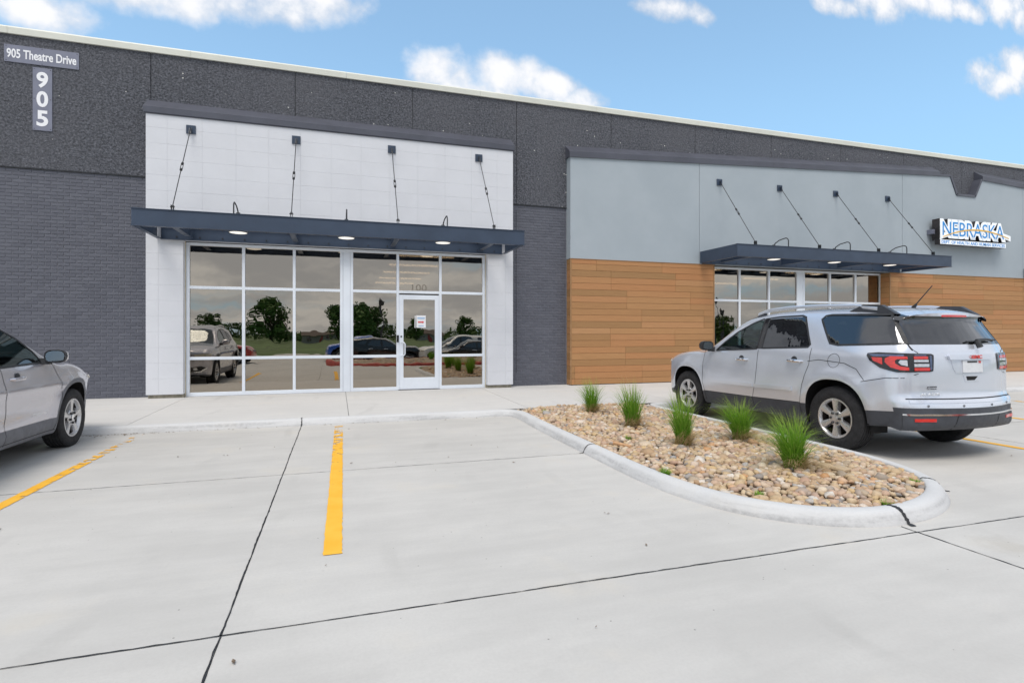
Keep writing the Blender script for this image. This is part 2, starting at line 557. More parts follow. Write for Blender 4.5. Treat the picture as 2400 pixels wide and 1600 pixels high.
rnd = t.math('FRACT', t.math('MULTIPLY_ADD', oi.outputs['Random'], 7.13, t.math('MULTIPLY', g.outputs['Random Per Island'], 5.7)))
c = t.ramp(rnd, [(0.0, (0.50, 0.36, 0.21)), (0.14, (0.60, 0.47, 0.31)), (0.26, (0.40, 0.26, 0.15)), (0.36, (0.55, 0.40, 0.30)), (0.46, (0.66, 0.56, 0.42)),
                 (0.58, (0.48, 0.31, 0.22)), (0.66, (0.36, 0.32, 0.28)), (0.74, (0.62, 0.44, 0.22)), (0.82, (0.22, 0.22, 0.23)), (0.88, (0.70, 0.66, 0.60)), (0.95, (0.56, 0.30, 0.13)), (1.0, (0.45, 0.38, 0.32))])
pst = t.pos()
c = t.mix(t.smooth(t.noise(pst, 40, 5, 0.7), 0.35, 0.7, 0.0, 0.4), c, (0.30, 0.22, 0.15))
t.color(c)
t.set(rough=0.6, spec=0.35)
t.bump(t.noise(pst, 120, 3, 0.6), 0.3, 0.003)
M['stone'] = t.m
for key, a, b in (('leaf', (0.06, 0.115, 0.025), (0.12, 0.21, 0.05)), ('leafdark', (0.05, 0.095, 0.024), (0.10, 0.16, 0.042))):
    t = NT(key)
    g = t.n.new('ShaderNodeNewGeometry')
    t.color(t.mix(g.outputs['Random Per Island'], a, b))
    t.set(rough=0.7, spec=0.2)
    M[key] = t.m
M['bark'] = plain('bark', (0.07, 0.05, 0.035), 0.9, var=0.3, vscale=6, bump=0.6, bscale=30)
M['housewall'] = plain('house siding', (0.35, 0.31, 0.27), 0.8, var=0.1)
M['houseroof'] = plain('house shingles', (0.10, 0.075, 0.06), 0.9, var=0.2)


# ------------------------------------------------------------------ mesh helpers
class MB:
    """collects shapes into one mesh"""
    def __init__(s):
        s.v = []
        s.f = []
        s.mi = []
        s.cur = 0

    def add(s, vs, fs):
        o = len(s.v)
        s.v.extend([tuple(map(float, p)) for p in vs])
        for f in fs:
            s.f.append([i + o for i in f])
            s.mi.append(s.cur)

    def box(s, x0, x1, y0, y1, z0, z1, bev=0.0):
        if bev <= 0:
            vs = [(x, y, z) for z in (z0, z1) for y in (y0, y1) for x in (x0, x1)]
            fs = [(0, 2, 3, 1), (4, 5, 7, 6), (0, 1, 5, 4), (2, 6, 7, 3), (0, 4, 6, 2), (1, 3, 7, 5)]
            s.add(vs, fs)
        else:
            b = min(bev, (x1 - x0) * .45, (y1 - y0) * .45, (z1 - z0) * .45)
            bm = bmesh.new()
            bmesh.ops.create_cube(bm, size=1)
            for v in bm.verts:
                v.co = ((x0 + x1) / 2 + v.co.x * (x1 - x0), (y0 + y1) / 2 + v.co.y * (y1 - y0), (z0 + z1) / 2 + v.co.z * (z1 - z0))
            bmesh.ops.bevel(bm, geom=bm.edges[:], offset=b, segments=1, affect='EDGES')
            s.bm(bm)

    def bm(s, bm):
        bm.verts.index_update()
        s.add([v.co[:] for v in bm.verts], [[v.index for v in f.verts] for f in bm.faces])
        bm.free()

    def prism(s, poly, a, b, axis='y'):
        """poly: 2D outline; extruded from a to b along the axis. axis y -> (x,z); x -> (y,z); z -> (x,y)"""
        def P(p, d):
            return {'y': (p[0], d, p[1]), 'x': (d, p[0], p[1]), 'z': (p[0], p[1], d)}[axis]
        n = len(poly)
        vs = [P(p, a) for p in poly] + [P(p, b) for p in poly]
        area = sum(poly[i][0] * poly[(i + 1) % n][1] - poly[(i + 1) % n][0] * poly[i][1] for i in range(n))
        fs = [list(range(n)), list(range(2 * n - 1, n - 1, -1))] + [[i, i + n, (i + 1) % n + n, (i + 1) % n] for i in range(n)]
        flip = (area > 0) ^ (axis == 'y')
        if (b < a):
            flip = not flip
        if flip:
            fs = [f[::-1] for f in fs]
        s.add(vs, fs)

    def tube(s, pts, r, n=8, caps=True):
        pts = [Vector(p) for p in pts]
        rs = r if isinstance(r, (list, tuple)) else [r] * len(pts)
        rings = []
        up = None
        for i, p in enumerate(pts):
            d = (pts[min(i + 1, len(pts) - 1)] - pts[max(i - 1, 0)]).normalized()
            if up is None:
                up = Vector((0, 0, 1)) if abs(d.z) < .9 else Vector((1, 0, 0))
            a = d.cross(up).normalized()
            bb = a.cross(d).normalized()
            up = bb
            rings.append([p + (a * math.cos(2 * math.pi * k / n) + bb * math.sin(2 * math.pi * k / n)) * rs[i] for k in range(n)])
        vs = [q for rg in rings for q in rg]
        fs = []
        for i in range(len(pts) - 1):
            for k in range(n):
                fs.append((i * n + k, i * n + (k + 1) % n, (i + 1) * n + (k + 1) % n, (i + 1) * n + k))
        if caps:
            fs.append(list(range(n))[::-1])
            fs.append([(len(pts) - 1) * n + k for k in range(n)])
        s.add(vs, fs)

    def lathe(s, prof, n=32, axis='x', c=(0, 0, 0), close=False):
        """prof: (along axis, radius)"""
        vs, fs = [], []
        for (h, r) in prof:
            for k in range(n):
                a = 2 * math.pi * k / n
                u, w = r * math.cos(a), r * math.sin(a)
                vs.append({'x': (c[0] + h, c[1] + u, c[2] + w), 'z': (c[0] + u, c[1] + w, c[2] + h), 'y': (c[0] + w, c[1] + h, c[2] + u)}[axis])
        m = len(prof)
        for i in range(m - (0 if close else 1)):
            j = (i + 1) % m
            for k in range(n):
                fs.append((i * n + k, j * n + k, j * n + (k + 1) % n, i * n + (k + 1) % n))
        s.add(vs, fs)

    def mesh(s, name, mats, smooth=False, angle=40):
        me = bpy.data.meshes.new(name)
        me.from_pydata(s.v, [], s.f)
        mats = mats if isinstance(mats, (list, tuple)) else [mats]
        for m in mats:
            me.materials.append(m)
        if len(mats) > 1:
            me.polygons.foreach_set('material_index', s.mi)
        if smooth:
            me.polygons.foreach_set('use_smooth', [True] * len(me.polygons))
            if angle < 180:
                me.set_sharp_from_angle(angle=R(angle))
        me.update()
        return me

    def build(s, name, mats, parent=None, smooth=False, angle=40, kind=None):
        return obj(name, s.mesh(name, mats, smooth, angle), parent, kind=kind)


def obj(name, me, parent=None, loc=None, kind=None):
    o = bpy.data.objects.new(name, me)
    COL.objects.link(o)
    if parent is not None:
        o.parent = parent
    if loc:
        o.location = loc
    if kind:
        o['kind'] = kind
    return o


def tag(o, label, cat, group=None):
    o['label'] = label
    o['category'] = cat
    if group:
        o['group'] = group
    return o


def thing(name, label, cat, loc=(0, 0, 0), group=None):
    return tag(obj(name, None, None, loc), label, cat, group)


def copy_tree(o, parent=None, loc=None):
    c = o.copy()
    COL.objects.link(c)
    c.parent = parent
    if loc:
        c.location = loc
    for ch in list(o.children):
        copy_tree(ch, c)
    return c


def bx(name, mat, parent, x0, x1, y0, y1, z0, z1, bev=0.0, kind=None):
    b = MB()
    b.box(x0, x1, y0, y1, z0, z1, bev)
    return b.build(name, mat, parent, kind=kind)


def text_mesh(body, size, extrude=0.002, offset=0.0, align='CENTER', shear=0.0, spacing=1.0, res=4):
    cu = bpy.data.curves.new('lettering', 'FONT')
    cu.body = body
    cu.size = size
    cu.extrude = extrude
    cu.offset = offset
    cu.align_x = align
    cu.align_y = 'CENTER'
    cu.shear = shear
    cu.space_character = spacing
    cu.resolution_u = res
    o = bpy.data.objects.new('lettering', cu)
    COL.objects.link(o)
    dg = bpy.context.evaluated_depsgraph_get()
    me = bpy.data.meshes.new_from_object(o.evaluated_get(dg))
    bpy.data.objects.remove(o)
    return me


def place_text(name, body, mat, parent, loc, width=None, height=None, rot=(90, 0, 0), **kw):
    """text in the XZ plane facing -Y, scaled to a width and cap height"""
    me = text_mesh(body, 1.0, **kw)
    co = np.empty(len(me.vertices) * 3)
    me.vertices.foreach_get('co', co)
    co = co.reshape(-1, 3)
    mn, mx = co.min(0), co.max(0)
    co[:, 0] -= (mn[0] + mx[0]) / 2
    co[:, 1] -= (mn[1] + mx[1]) / 2
    sx = width / (mx[0] - mn[0]) if width else None
    sy = height / (mx[1] - mn[1]) if height else None
    co[:, 0] *= sx or sy
    co[:, 1] *= sy or sx
    me.vertices.foreach_set('co', co.reshape(-1))
    me.materials.clear()
    me.materials.append(mat)
    me.update()
    o = obj(name, me, parent, loc)
    o.rotation_euler = tuple(R(a) for a in rot)
    return o


def ribbon(pts, w, z, jit=0.0, seed=0):
    """flat strip along pts (x,y) with a wobbling width"""
    rg = random.Random(seed)
    vs, fs = [], []
    n = len(pts)
    for i, p in enumerate(pts):
        a, b = pts[max(0, i - 1)], pts[min(n - 1, i + 1)]
        d = Vector((b[0] - a[0], b[1] - a[1])).normalized()
        nn = Vector((-d.y, d.x))
        wl_ = w / 2 * (1 + rg.uniform(-jit, jit))
        wr_ = w / 2 * (1 + rg.uniform(-jit, jit))
        zi = p[2] if len(p) > 2 else z
        vs += [(p[0] + nn.x * wl_, p[1] + nn.y * wl_, zi), (p[0] - nn.x * wr_, p[1] - nn.y * wr_, zi)]
        if i:
            fs.append((2 * i - 2, 2 * i - 1, 2 * i + 1, 2 * i))
    return vs, fs
# ================================================================== the setting
SW0, SW1 = 0.10, 0.13          # sidewalk height at the kerb and at the wall
LOT_X = [-13.93 + 4.47 * i for i in range(10)]
LOT_Y = [-0.21, 2.88, 5.97, 9.12]

b = MB()
b.add([(-400, 40, -0.62), (400, 40, -0.62), (400, -600, -0.62), (-400, -600, -0.62)], [(0, 3, 2, 1)])
ground = b.build('ground', M['field'], kind='structure')
ground['label'] = 'grass field beyond the parking lot'

b = MB()
prof = [(13.2, -0.014), (-0.21, -0.014), (-0.2101, 0.0), (-4.4, -0.25), (-10, -0.55), (-31, -0.6)]
for i in range(len(prof) - 1):
    (y0, z0), (y1, z1) = prof[i], prof[i + 1]
    b.add([(-60, y0, z0), (70, y0, z0), (70, y1, z1), (-60, y1, z1)], [(0, 3, 2, 1)])
lot = b.build('parking_lot', M['concrete'], kind='structure')
for i in range(len(LOT_X) - 1):
    for j in range(3):
        g = 0.0025
        x0, x1, y0, y1 = LOT_X[i] + g, LOT_X[i + 1] - g, LOT_Y[j] + g, LOT_Y[j + 1] - g
        c = 0.003
        vs = [(x0, y0, -0.012), (x1, y0, -0.012), (x1, y1, -0.012), (x0, y1, -0.012),
              (x0, y0, -c), (x1, y0, -c), (x1, y1, -c), (x0, y1, -c),
              (x0 + c, y0 + c, 0), (x1 - c, y0 + c, 0), (x1 - c, y1 - c, 0), (x0 + c, y1 - c, 0)]
        fs = [(8, 9, 10, 11)]
        for o in (0, 4):
            for k in range(4):
                fs.append((o + k, o + (k + 1) % 4, o + 4 + (k + 1) % 4, o + 4 + k))
        bb = MB()
        bb.add(vs, fs)
        bb.build('slab', M['concrete'], lot)


def wobble(p, q, n, amp, seed):
    rg = random.Random(seed)
    d = Vector((q[0] - p[0], q[1] - p[1]))
    nn = Vector((-d.y, d.x)).normalized()
    out = []
    off = 0
    for i in range(n + 1):
        off = off * 0.7 + rg.uniform(-amp, amp)
        t_ = i / n
        out.append((p[0] + d.x * t_ + nn.x * off, p[1] + d.y * t_ + nn.y * off))
    return out


# dark sealant, laid unevenly along the joints
def sealant(p, q, w, seed):
    L = math.dist(p, q)
    vs, fs = ribbon(wobble(p, q, max(8, int(L / 0.045)), 0.0024, seed), w, 0.003, 0.55, seed + 1)
    s = MB()
    s.add(vs, fs)
    return s.build('joint_sealant', M['seal'], lot)


for k, X in enumerate((-9.46, -4.99, -0.52, 3.95, 8.42, 12.89)):
    yend = 3.0 if X == 3.95 else 9.04
    sealant((X, 2.88), (X, yend), 0.0085, 20 + k)
    sealant((X, -0.2), (X, 2.88), 0.009, 40 + k)
for k, Y in enumerate((2.88, 5.97)):
    if Y == 2.88:
        sealant((-8, Y), (13, Y), 0.008, 60)
    else:
        sealant((-8, Y), (2.78, Y), 0.006, 61)
        sealant((5.75, Y), (16, Y), 0.006, 62)


# ---- kerb: one run along the sidewalk, out round the planting island and on
def chaikin(pts, it=2, closed=False):
    for _ in range(it):
        out = []
        n = len(pts)
        for i in range(n if closed else n - 1):
            p, q = pts[i], pts[(i + 1) % n]
            out.append(tuple(a * .75 + c_ * .25 for a, c_ in zip(p, q)))
            out.append(tuple(a * .25 + c_ * .75 for a, c_ in zip(p, q)))
        if not closed:
            out = [pts[0]] + out + [pts[-1]]
        pts = out
    return pts


def resample(pts, step):
    out = [pts[0]]
    acc = 0.0
    for p, q in zip(pts, pts[1:]):
        L = math.dist(p[:2], q[:2])
        if L == 0:
            continue
        d = step - acc
        while d <= L:
            t_ = d / L
            out.append(tuple(a + (c_ - a) * t_ for a, c_ in zip(p, q)))
            d += step
        acc = L - (d - step)
    out.append(pts[-1])
    return out


ISL = [(2.86, 8.6), (2.80, 7.5), (2.78, 6.0), (2.76, 5.0), (2.78, 4.4), (2.86, 3.92), (3.02, 3.56), (3.25, 3.29), (3.57, 3.09), (3.95, 3.0),
       (4.42, 3.06), (4.90, 3.27), (5.28, 3.62), (5.52, 4.1), (5.63, 4.7), (5.65, 5.5), (5.66, 7.0), (5.67, 8.6)]
KPATH = resample(chaikin([(-16, 9.05), (-4, 9.05), (2.3, 9.05), (2.75, 9.05), (2.86, 8.9)] + ISL + [(5.67, 8.9), (5.78, 9.05), (6.2, 9.05), (12, 9.05), (30, 9.05)], 2), 0.06)
KPROF = [(0.0, -0.06), (0.0, 0.004), (0.012, 0.028), (0.034, 0.066), (0.056, 0.088), (0.085, 0.099), (0.12, 0.102), (0.155, 0.101), (0.17, 0.09), (0.17, -0.02)]


def normals2(path):
    out = []
    n = len(path)
    for i in range(n):
        a, c_ = path[max(0, i - 1)], path[min(n - 1, i + 1)]
        d = Vector((c_[0] - a[0], c_[1] - a[1])).normalized()
        out.append(Vector((-d.y, d.x)))       # left of travel = towards sidewalk / island
    return out


KN = normals2(KPATH)
b = MB()
vs, fs = [], []
m = len(KPROF)
for p, nn in zip(KPATH, KN):
    for (d, z) in KPROF:
        vs.append((p[0] + nn.x * d, p[1] + nn.y * d, z))
for i in range(len(KPATH) - 1):
    for k in range(m - 1):
        fs.append((i * m + k, i * m + k + 1, (i + 1) * m + k + 1, (i + 1) * m + k))
b.add(vs, [f[::-1] for f in fs])
kerb = b.build('kerb', M['kerb'], smooth=True, angle=60, kind='structure')


def kerb_crack(near, seed, w=0.012):
    i = min(range(len(KPATH)), key=lambda k: math.dist(KPATH[k][:2], near))
    p, nn = KPATH[i], KN[i]
    rg = random.Random(seed)
    pr = [(-0.05, 0.003)] + [(d - 0.002, z + 0.004) for d, z in KPROF[1:9]]
    tdir = Vector((nn.y, -nn.x))
    vs, fs = [], []
    off = 0
    fine = []
    for (d0, z0), (d1, z1) in zip(pr, pr[1:]):
        for q in range(3):
            fine.append((d0 + (d1 - d0) * q / 3, z0 + (z1 - z0) * q / 3))
    fine.append(pr[-1])
    for j, (d, z) in enumerate(fine):
        off = off * 0.8 + rg.uniform(-0.004, 0.004)
        ww = w * rg.uniform(0.6, 1.5) / 2
        c0 = Vector((p[0], p[1])) + nn * d + tdir * off
        for sgn in (1, -1):
            q = c0 + tdir * (sgn * ww)
            vs.append((q.x, q.y, z))
        if j:
            fs.append((2 * j - 2, 2 * j - 1, 2 * j + 1, 2 * j))
    s = MB()
    s.add(vs, fs)
    s.build('joint_sealant', M['seal'], kerb)


for k, (p, w) in enumerate((((-0.52, 9.05), .016), ((2.78, 5.97), .014), ((4.02, 3.0), .034), ((5.22, 3.55), .022), ((-4.99, 9.05), .012), ((8.42, 9.05), .012))):
    kerb_crack(p, 80 + k, w)

# ---- sidewalk slabs
b = MB()
b.add([(-16, 9.2, SW0 - 0.012), (30, 9.2, SW0 - 0.012), (30, 12.96, SW1 - 0.012), (-16, 12.96, SW1 - 0.012)], [(0, 1, 2, 3)])
walk = b.build('sidewalk', M['seal'], kind='structure')
WX = [-15.4, -12.3, -9.2, -6.05, -2.88, 0.18, 3.22, 6.3, 9.4, 12.5, 15.6, 18.7, 21.8, 24.9, 28]


def zwalk(y):
    return SW0 + (SW1 - SW0) * (y - 9.2) / (12.5 - 9.2)


for i in range(len(WX) - 1):
    for (y0, y1) in ((9.205, 12.31), (12.318, 12.95)):
        g = 0.004
        x0, x1 = WX[i] + g, WX[i + 1] - g
        y0_ = y0
        vs = [(x0, y0_, zwalk(y0_)), (x1, y0_, zwalk(y0_)), (x1, y1, zwalk(y1)), (x0, y1, zwalk(y1))]
        vs += [(v[0], v[1], v[2] - 0.01) for v in vs]
        bb = MB()
        bb.add(vs, [(0, 1, 2, 3), (0, 4, 5, 1), (1, 5, 6, 2), (2, 6, 7, 3), (3, 7, 4, 0)])
        bb.build('slab', M['walk'], walk)


# ---- painted lines
def line(X, y0, y1, w=0.105, seed=0, skew=0.0):
    n = int((y1 - y0) / 0.04)
    rg = random.Random(seed)
    vs, fs = [], []
    for i in range(n + 1):
        y = y0 + (y1 - y0) * i / n
        xc = X + skew * (i / n - 0.5)
        a, c_ = rg.uniform(-.0035, .0035), rg.uniform(-.0035, .0035)
        vs += [(xc - w / 2 + a, y, 0.0045), (xc + w / 2 + c_, y, 0.0045)]
        if i:
            fs.append((2 * i - 2, 2 * i - 1, 2 * i + 1, 2 * i))
    s = MB()
    s.add(vs, fs)
    return s.build('parking_line', M['yellow'], kind='structure')


line(-2.63, 3.72, 8.98, seed=1)
line(0.00, 3.72, 8.86, 0.118, seed=2, skew=0.055)
line(8.04, 3.72, 8.9, seed=3)
line(10.80, 3.72, 8.9, seed=4)
line(13.52, 3.72, 8.9, seed=5)
line(16.2, 3.72, 8.9, seed=6)
line(-5.3, 3.72, 8.9, seed=7)

# ================================================================== the building
WALL = 12.78
bld = thing('commercial_building', 'long single storey commercial building, dark aggregate upper wall, grey brick, white and grey entrance bays', 'building', (0, WALL, SW1))
BO = Vector((0, WALL, SW1))


def part(name, mb, mats, parent=bld, smooth=False, kind=None):
    """mesh in world coordinates hung under the building (or one of its parts)"""
    o = mb.build(name, mats, parent, smooth=smooth, kind=kind)
    if parent is bld:
        o.location = -BO
    return o


def pbox(name, mat, x0, x1, y0, y1, z0, z1, bev=0.0, parent=bld):
    s = MB()
    s.box(x0, x1, y0, y1, z0, z1, bev)
    return part(name, s, mat, parent)


XL, XR = -15.0, 33.0
SEAMS = [XL, -11.4, -8.8, -6.2, -3.57, -0.86, 1.66, 4.17, 6.73, 9.27, 11.82, 14.39, 16.94, 19.5, 22.05, 24.6, 27.2, 29.8, XR]
up = pbox('upper_wall', M['blackmetal'], XL, XR, WALL + 0.02, WALL + 0.30, 4.555, 7.07)
for x0, x1 in zip(SEAMS, SEAMS[1:]):
    pbox('wall_panel', M['aggregate'], x0 + 0.006, x1 - 0.006, WALL - 0.005, WALL + 0.05, 4.56, 7.075, 0.006, up)
# cream parapet coping, in lengths
cx = XL - 0.05
edges = [cx]
while edges[-1] < XR:
    edges.append(edges[-1] + 3.05)
for x0, x1 in zip(edges, edges[1:]):
    s = MB()
    s.prism([(WALL - 0.045, 7.055), (WALL - 0.055, 7.165), (WALL - 0.035, 7.195), (WALL + 0.36, 7.225), (WALL + 0.36, 7.06), (WALL - 0.02, 7.055)], x0 + 0.002, x1 - 0.002, 'x')
    part('parapet_coping', s, M['cream'])

# ---- brick
BH, BL, JT = 0.0677, 0.2032, 0.0095
Y_BR = WALL + 0.012
brickwall = pbox('brick_wall', M['mortar'], XL, XR, Y_BR + 0.009, Y_BR + 0.29, 0.0, 4.553)
lip = pbox('lip_shadow_strip', M['blackmetal'], XL, XR, WALL - 0.012, WALL + 0.03, 4.543, 4.560, 0, brickwall)  # black strip stands in for the shadow line under the panel edge


def brick_vf(x0, x1, z0, z1, yf):
    e = 0.0035
    yb = yf + 0.011
    vs = [(x0, yb, z0), (x1, yb, z0), (x1, yb, z1), (x0, yb, z1), (x0 + e, yf, z0 + e), (x1 - e, yf, z0 + e), (x1 - e, yf, z1 - e), (x0 + e, yf, z1 - e)]
    return vs, [(4, 5, 6, 7), (0, 1, 5, 4), (1, 2, 6, 5), (2, 3, 7, 6), (3, 0, 4, 7)]


vs, fs = brick_vf(-(BL - JT) / 2, (BL - JT) / 2, -(BH - JT) / 2, (BH - JT) / 2, 0)
s = MB()
s.add(vs, fs)
brick_me = s.mesh('brick', M['brick'])
rest = MB()
cands = []
rb = random.Random(5)
ncourse = int((4.545 - 0.10) / BH)
for (xa, xb) in ((-9.0, -3.60), (4.00, 5.48)):
    for r_ in range(ncourse):
        z = 4.543 - (r_ + 0.5) * BH
        off = (BL / 2 if r_ % 2 else 0)
        x = xa - BL + off
        while x < xb:
            l, rr = max(x, xa) + JT / 2, min(x + BL, xb) - JT / 2
            if rr - l > 0.02:
                cands.append((l, rr, z, rb.uniform(-0.0012, 0.0012), (rr - l) > BL - JT - 1e-4))
            x += BL
# the ones that show largest: the open wall to the left of the white bay, above the parked car
vis = sorted([c_ for c_ in cands if c_[4] and -6.15 < c_[0] and c_[1] < -3.5], key=lambda c_: -c_[2])[:300]
vset = set((c_[0], c_[2]) for c_ in vis)
for l, rr, z, dy_, full in cands:
    if (l, z) in vset:
        obj('brick', brick_me, brickwall, ((l + rr) / 2, Y_BR + dy_, z))
    else:
        rest.add(*brick_vf(l, rr, z - (BH - JT) / 2, z + (BH - JT) / 2, Y_BR + dy_))
part('brick_courses', rest, M['brick'], brickwall, kind='stuff')
# control joint in the strip between the bays
pbox('control_joint', M['blackmetal'], 4.16, 4.172, Y_BR - 0.003, Y_BR + 0.01, 0.45, 4.42, 0, brickwall)

# ---- white tiled entrance bay
WB = 12.50
bay = MB()
X0, X1, OX0, OX1, OZ, ZT = -3.58, 3.99, -2.93, 3.36, 3.275, 5.775
bay.box(X0 + .012, OX0 - .012, WB + 0.012, WALL + 0.02, 0.20, ZT)
bay.box(OX1 + .012, X1 - .012, WB + 0.012, WALL + 0.02, 0.20, ZT)
bay.box(OX0 - .012, OX1 + .012, WB + 0.012, WALL + 0.02, OZ + .01, ZT)
wbay = part('white_tile_bay', bay, M['grout'])
rows = [5.775, 5.478] + [5.478 - 0.31 * k for k in range(1, 17)] + [0.205]
rows = [z for z in rows if z > 0.25] + [0.205]
cols = [X0, -3.211 + 0] + [-3.211 + 0.6185 * k for k in range(1, 12)] + [X1]
tj = 0.0006
tile_cache = {}


def tile(x0, x1, z0, z1, yf=WB, ret=None):
    w, h = round(x1 - x0 - 2 * tj, 4), round(z1 - z0 - 2 * tj, 4)
    if w < 0.01 or h < 0.01:
        return
    k = (w, h)
    if k not in tile_cache:
        t_ = MB()
        t_.box(-w / 2, w / 2, -0.002, 0.013, -h / 2, h / 2, 0.0015)
        tile_cache[k] = t_.mesh('tile', M['tile'])
    obj('tile', tile_cache[k], wbay, ((x0 + x1) / 2, yf + random.uniform(-.0006, .0006), (z0 + z1) / 2))


for z1, z0 in zip(rows, rows[1:]):
    if z0 >= OZ - 0.05 or z1 > OZ + 0.05:
        for x0, x1 in zip(cols, cols[1:]):
            tile(x0, x1, max(z0, OZ), z1)
        if z0 < OZ:
            for x0, x1 in ((X0, -3.365), (-3.365, OX0), (OX1, 3.80), (3.80, X1)):
                tile(x0, x1, z0, OZ)
    else:
        for x0, x1 in ((X0, -3.365), (-3.365, OX0), (OX1, 3.80), (3.80, X1)):
            tile(x0, x1, z0, z1)
# tiled returns into the opening and the plinth under the tiles
for x0, x1 in ((OX0 - 0.012, OX0), (OX1, OX1 + 0.012)):
    for z1, z0 in zip(rows, rows[1:]):
        if z0 < OZ:
            t_ = MB()
            t_.box(x0, x1, WB + 0.016, 12.66, z0 + tj, min(z1, OZ) - tj, 0.001)
            part('tile', t_, M['tile'], wbay)
M['sealcream'] = plain('cream sealant', (0.62, 0.56, 0.44), 0.8, var=0.1)
for x0, x1 in ((OX0 - 0.004, OX0 + 0.012), (OX1 - 0.012, OX1 + 0.004)):
    pbox('sealant_bead', M['sealcream'], x0, x1, 12.645, 12.662, 0.13, OZ, 0, wbay)
M['plinth'] = plain('weathered plinth', (0.26, 0.24, 0.19), 0.9, var=0.25, vscale=12)
for x0, x1 in ((X0 + .03, OX0 + .0), (OX1, X1 - .03)):
    pbox('plinth', M['plinth'], x0, x1, WB + 0.035, WALL + .02, 0.08, 0.2035, 0, wbay)
# folded charcoal coping over the bay
s = MB()
s.prism([(WB - 0.035, 5.755), (WB - 0.04, 5.87), (WALL - 0.006, 6.105), (WALL - 0.006, 5.78), (WB - 0.005, 5.78), (WB - 0.01, 5.755)], X0 - 0.04, X1 + 0.03, 'x')
part('bay_coping', s, M['darkmetal'])
pbox('coping_drip', M['darkmetal'], X0 - 0.03, X1 + 0.02, WB - 0.018, WB - 0.006, 5.735, 5.756)


# ---- aluminium storefronts
def storefront(nm, xs_left, xs_right, yf, zt, z0, rails, door=None):
    """xs: mullion centre lines of the two halves; between them a filler panel"""
    fr = MB()
    fd = 0.11
    xa, xb = xs_left[0], xs_right[-1]
    fr.box(xa - .03, xb + .03, yf, yf + fd, zt - 0.055, zt, 0.004)
    sf = part(nm, fr, M['alu'])
    wid = 0.058
    gl = MB()
    for side, xs in ((0, xs_left), (1, xs_right)):
        for i, x in enumerate(xs):
            w = wid if 0 < i < len(xs) - 1 else 0.06
            pbox('mullion', M['alu'], x - w / 2, x + w / 2, yf + 0.002, yf + fd - .002, z0, zt - 0.0555, 0.004, sf)
        for i, (x0, x1) in enumerate(zip(xs, xs[1:])):
            l, r_ = x0 + 0.031, x1 - 0.031
            isdoor = door is not None and side == 1 and i == door
            zs = [z0] + rails + [zt - 0.055]
            if not isdoor:
                pbox('sill_rail', M['alu'], l - .006, r_ + .006, yf + 0.001, yf + fd - .003, z0, z0 + 0.075, 0.004, sf)
            for q, rz in enumerate(rails):
                if isdoor and q == 0:
                    continue
                pbox('rail', M['alu'], l - .006, r_ + .006, yf + 0.003, yf + fd - .003, rz - 0.03, rz + 0.03, 0.004, sf)
            for q, (a, c_) in enumerate(zip(zs, zs[1:])):
                if isdoor and q < 2:
                    continue
                gz0 = a + (0.075 if q == 0 else 0.026)
                gz1 = c_ - (0.026 if q < len(rails) else 0.0)
                g_ = MB()
                tilt = random.uniform(-0.0012, 0.0012)
                yy_ = yf + 0.045
                g_.add([(l, yy_, gz0), (r_, yy_ + tilt, gz0), (r_, yy_ + tilt, gz1), (l, yy_, gz1),
                        (l, yy_ + .02, gz0), (r_, yy_ + tilt + .02, gz0), (r_, yy_ + tilt + .02, gz1), (l, yy_ + .02, gz1)],
                       [(0, 1, 2, 3), (7, 6, 5, 4), (0, 4, 5, 1), (2, 6, 7, 3)])
                part('pane', g_, M['bronze'], sf)
    x0, x1 = xs_left[-1] + 0.03, xs_right[0] - 0.03
    pbox('filler_panel', M['alu'], x0 + .004, x1 - .004, yf + 0.012, yf + fd - .02, z0, zt - 0.056, 0.002, sf)
    # dark gaskets round the lights are the recess itself: a backing strip behind the frame
    return sf


SFY = 12.655
sf1 = storefront('storefront_window', [-2.885, -1.858, -0.872, 0.094], [0.31, 1.31, 2.28, 3.315], SFY, 3.262, 0.135, [0.905, 2.352], door=1)
sf2 = storefront('storefront_window', [9.78, 10.81, 11.83, 12.86], [13.09, 14.08, 15.08, 16.11], 12.86, 3.262, 0.135, [0.905, 2.335])

# ---- the door: leaf frame, glass, pull and lock
dx0, dx1, dz0, dz1 = 1.338, 2.252, 0.145, 2.29
dr = MB()
dy0, dy1 = SFY + 0.012, SFY + 0.058
dr.box(dx0 + .004, dx0 + 0.10, dy0, dy1, dz0, dz1, 0.004)
dr.box(dx1 - 0.10, dx1 - .004, dy0, dy1, dz0, dz1, 0.004)
dr.box(dx0 + 0.10, dx1 - 0.10, dy0 + .001, dy1 - .001, dz0, dz0 + 0.265, 0.004)
dr.box(dx0 + 0.10, dx1 - 0.10, dy0 + .001, dy1 - .001, dz1 - 0.105, dz1, 0.004)
door = part('door', dr, M['alu'])
dp = MB()
dp.box(dx0 + 0.10, dx1 - 0.10, dy0 + 0.014, dy0 + 0.034, dz0 + 0.265, dz1 - 0.105)
part('pane', dp, M['bronze'], door)
hd = MB()
hz0, hz1, hx = 0.915, 1.215, dx0 + 0.05
hd.tube([(hx, dy0 + .002, hz1), (hx + 0.015, dy0 - 0.05, hz1), (hx + .05, dy0 - 0.072, hz1 - 0.004), (hx + .075, dy0 - 0.076, hz1 - 0.035), (hx + .075, dy0 - 0.076, hz0 + 0.035), (hx + .05, dy0 - 0.072, hz0 + 0.004), (hx + 0.015, dy0 - 0.05, hz0), (hx, dy0 + .002, hz0)], 0.0135, 10)
part('handle', hd, M['alu'], door, smooth=True)
lk = MB()
lk.lathe([(0, 0.0), (0, 0.02), (-0.008, 0.02), (-0.008, 0.0)], 14, 'y', (dx0 + 0.05, dy0, 1.345))
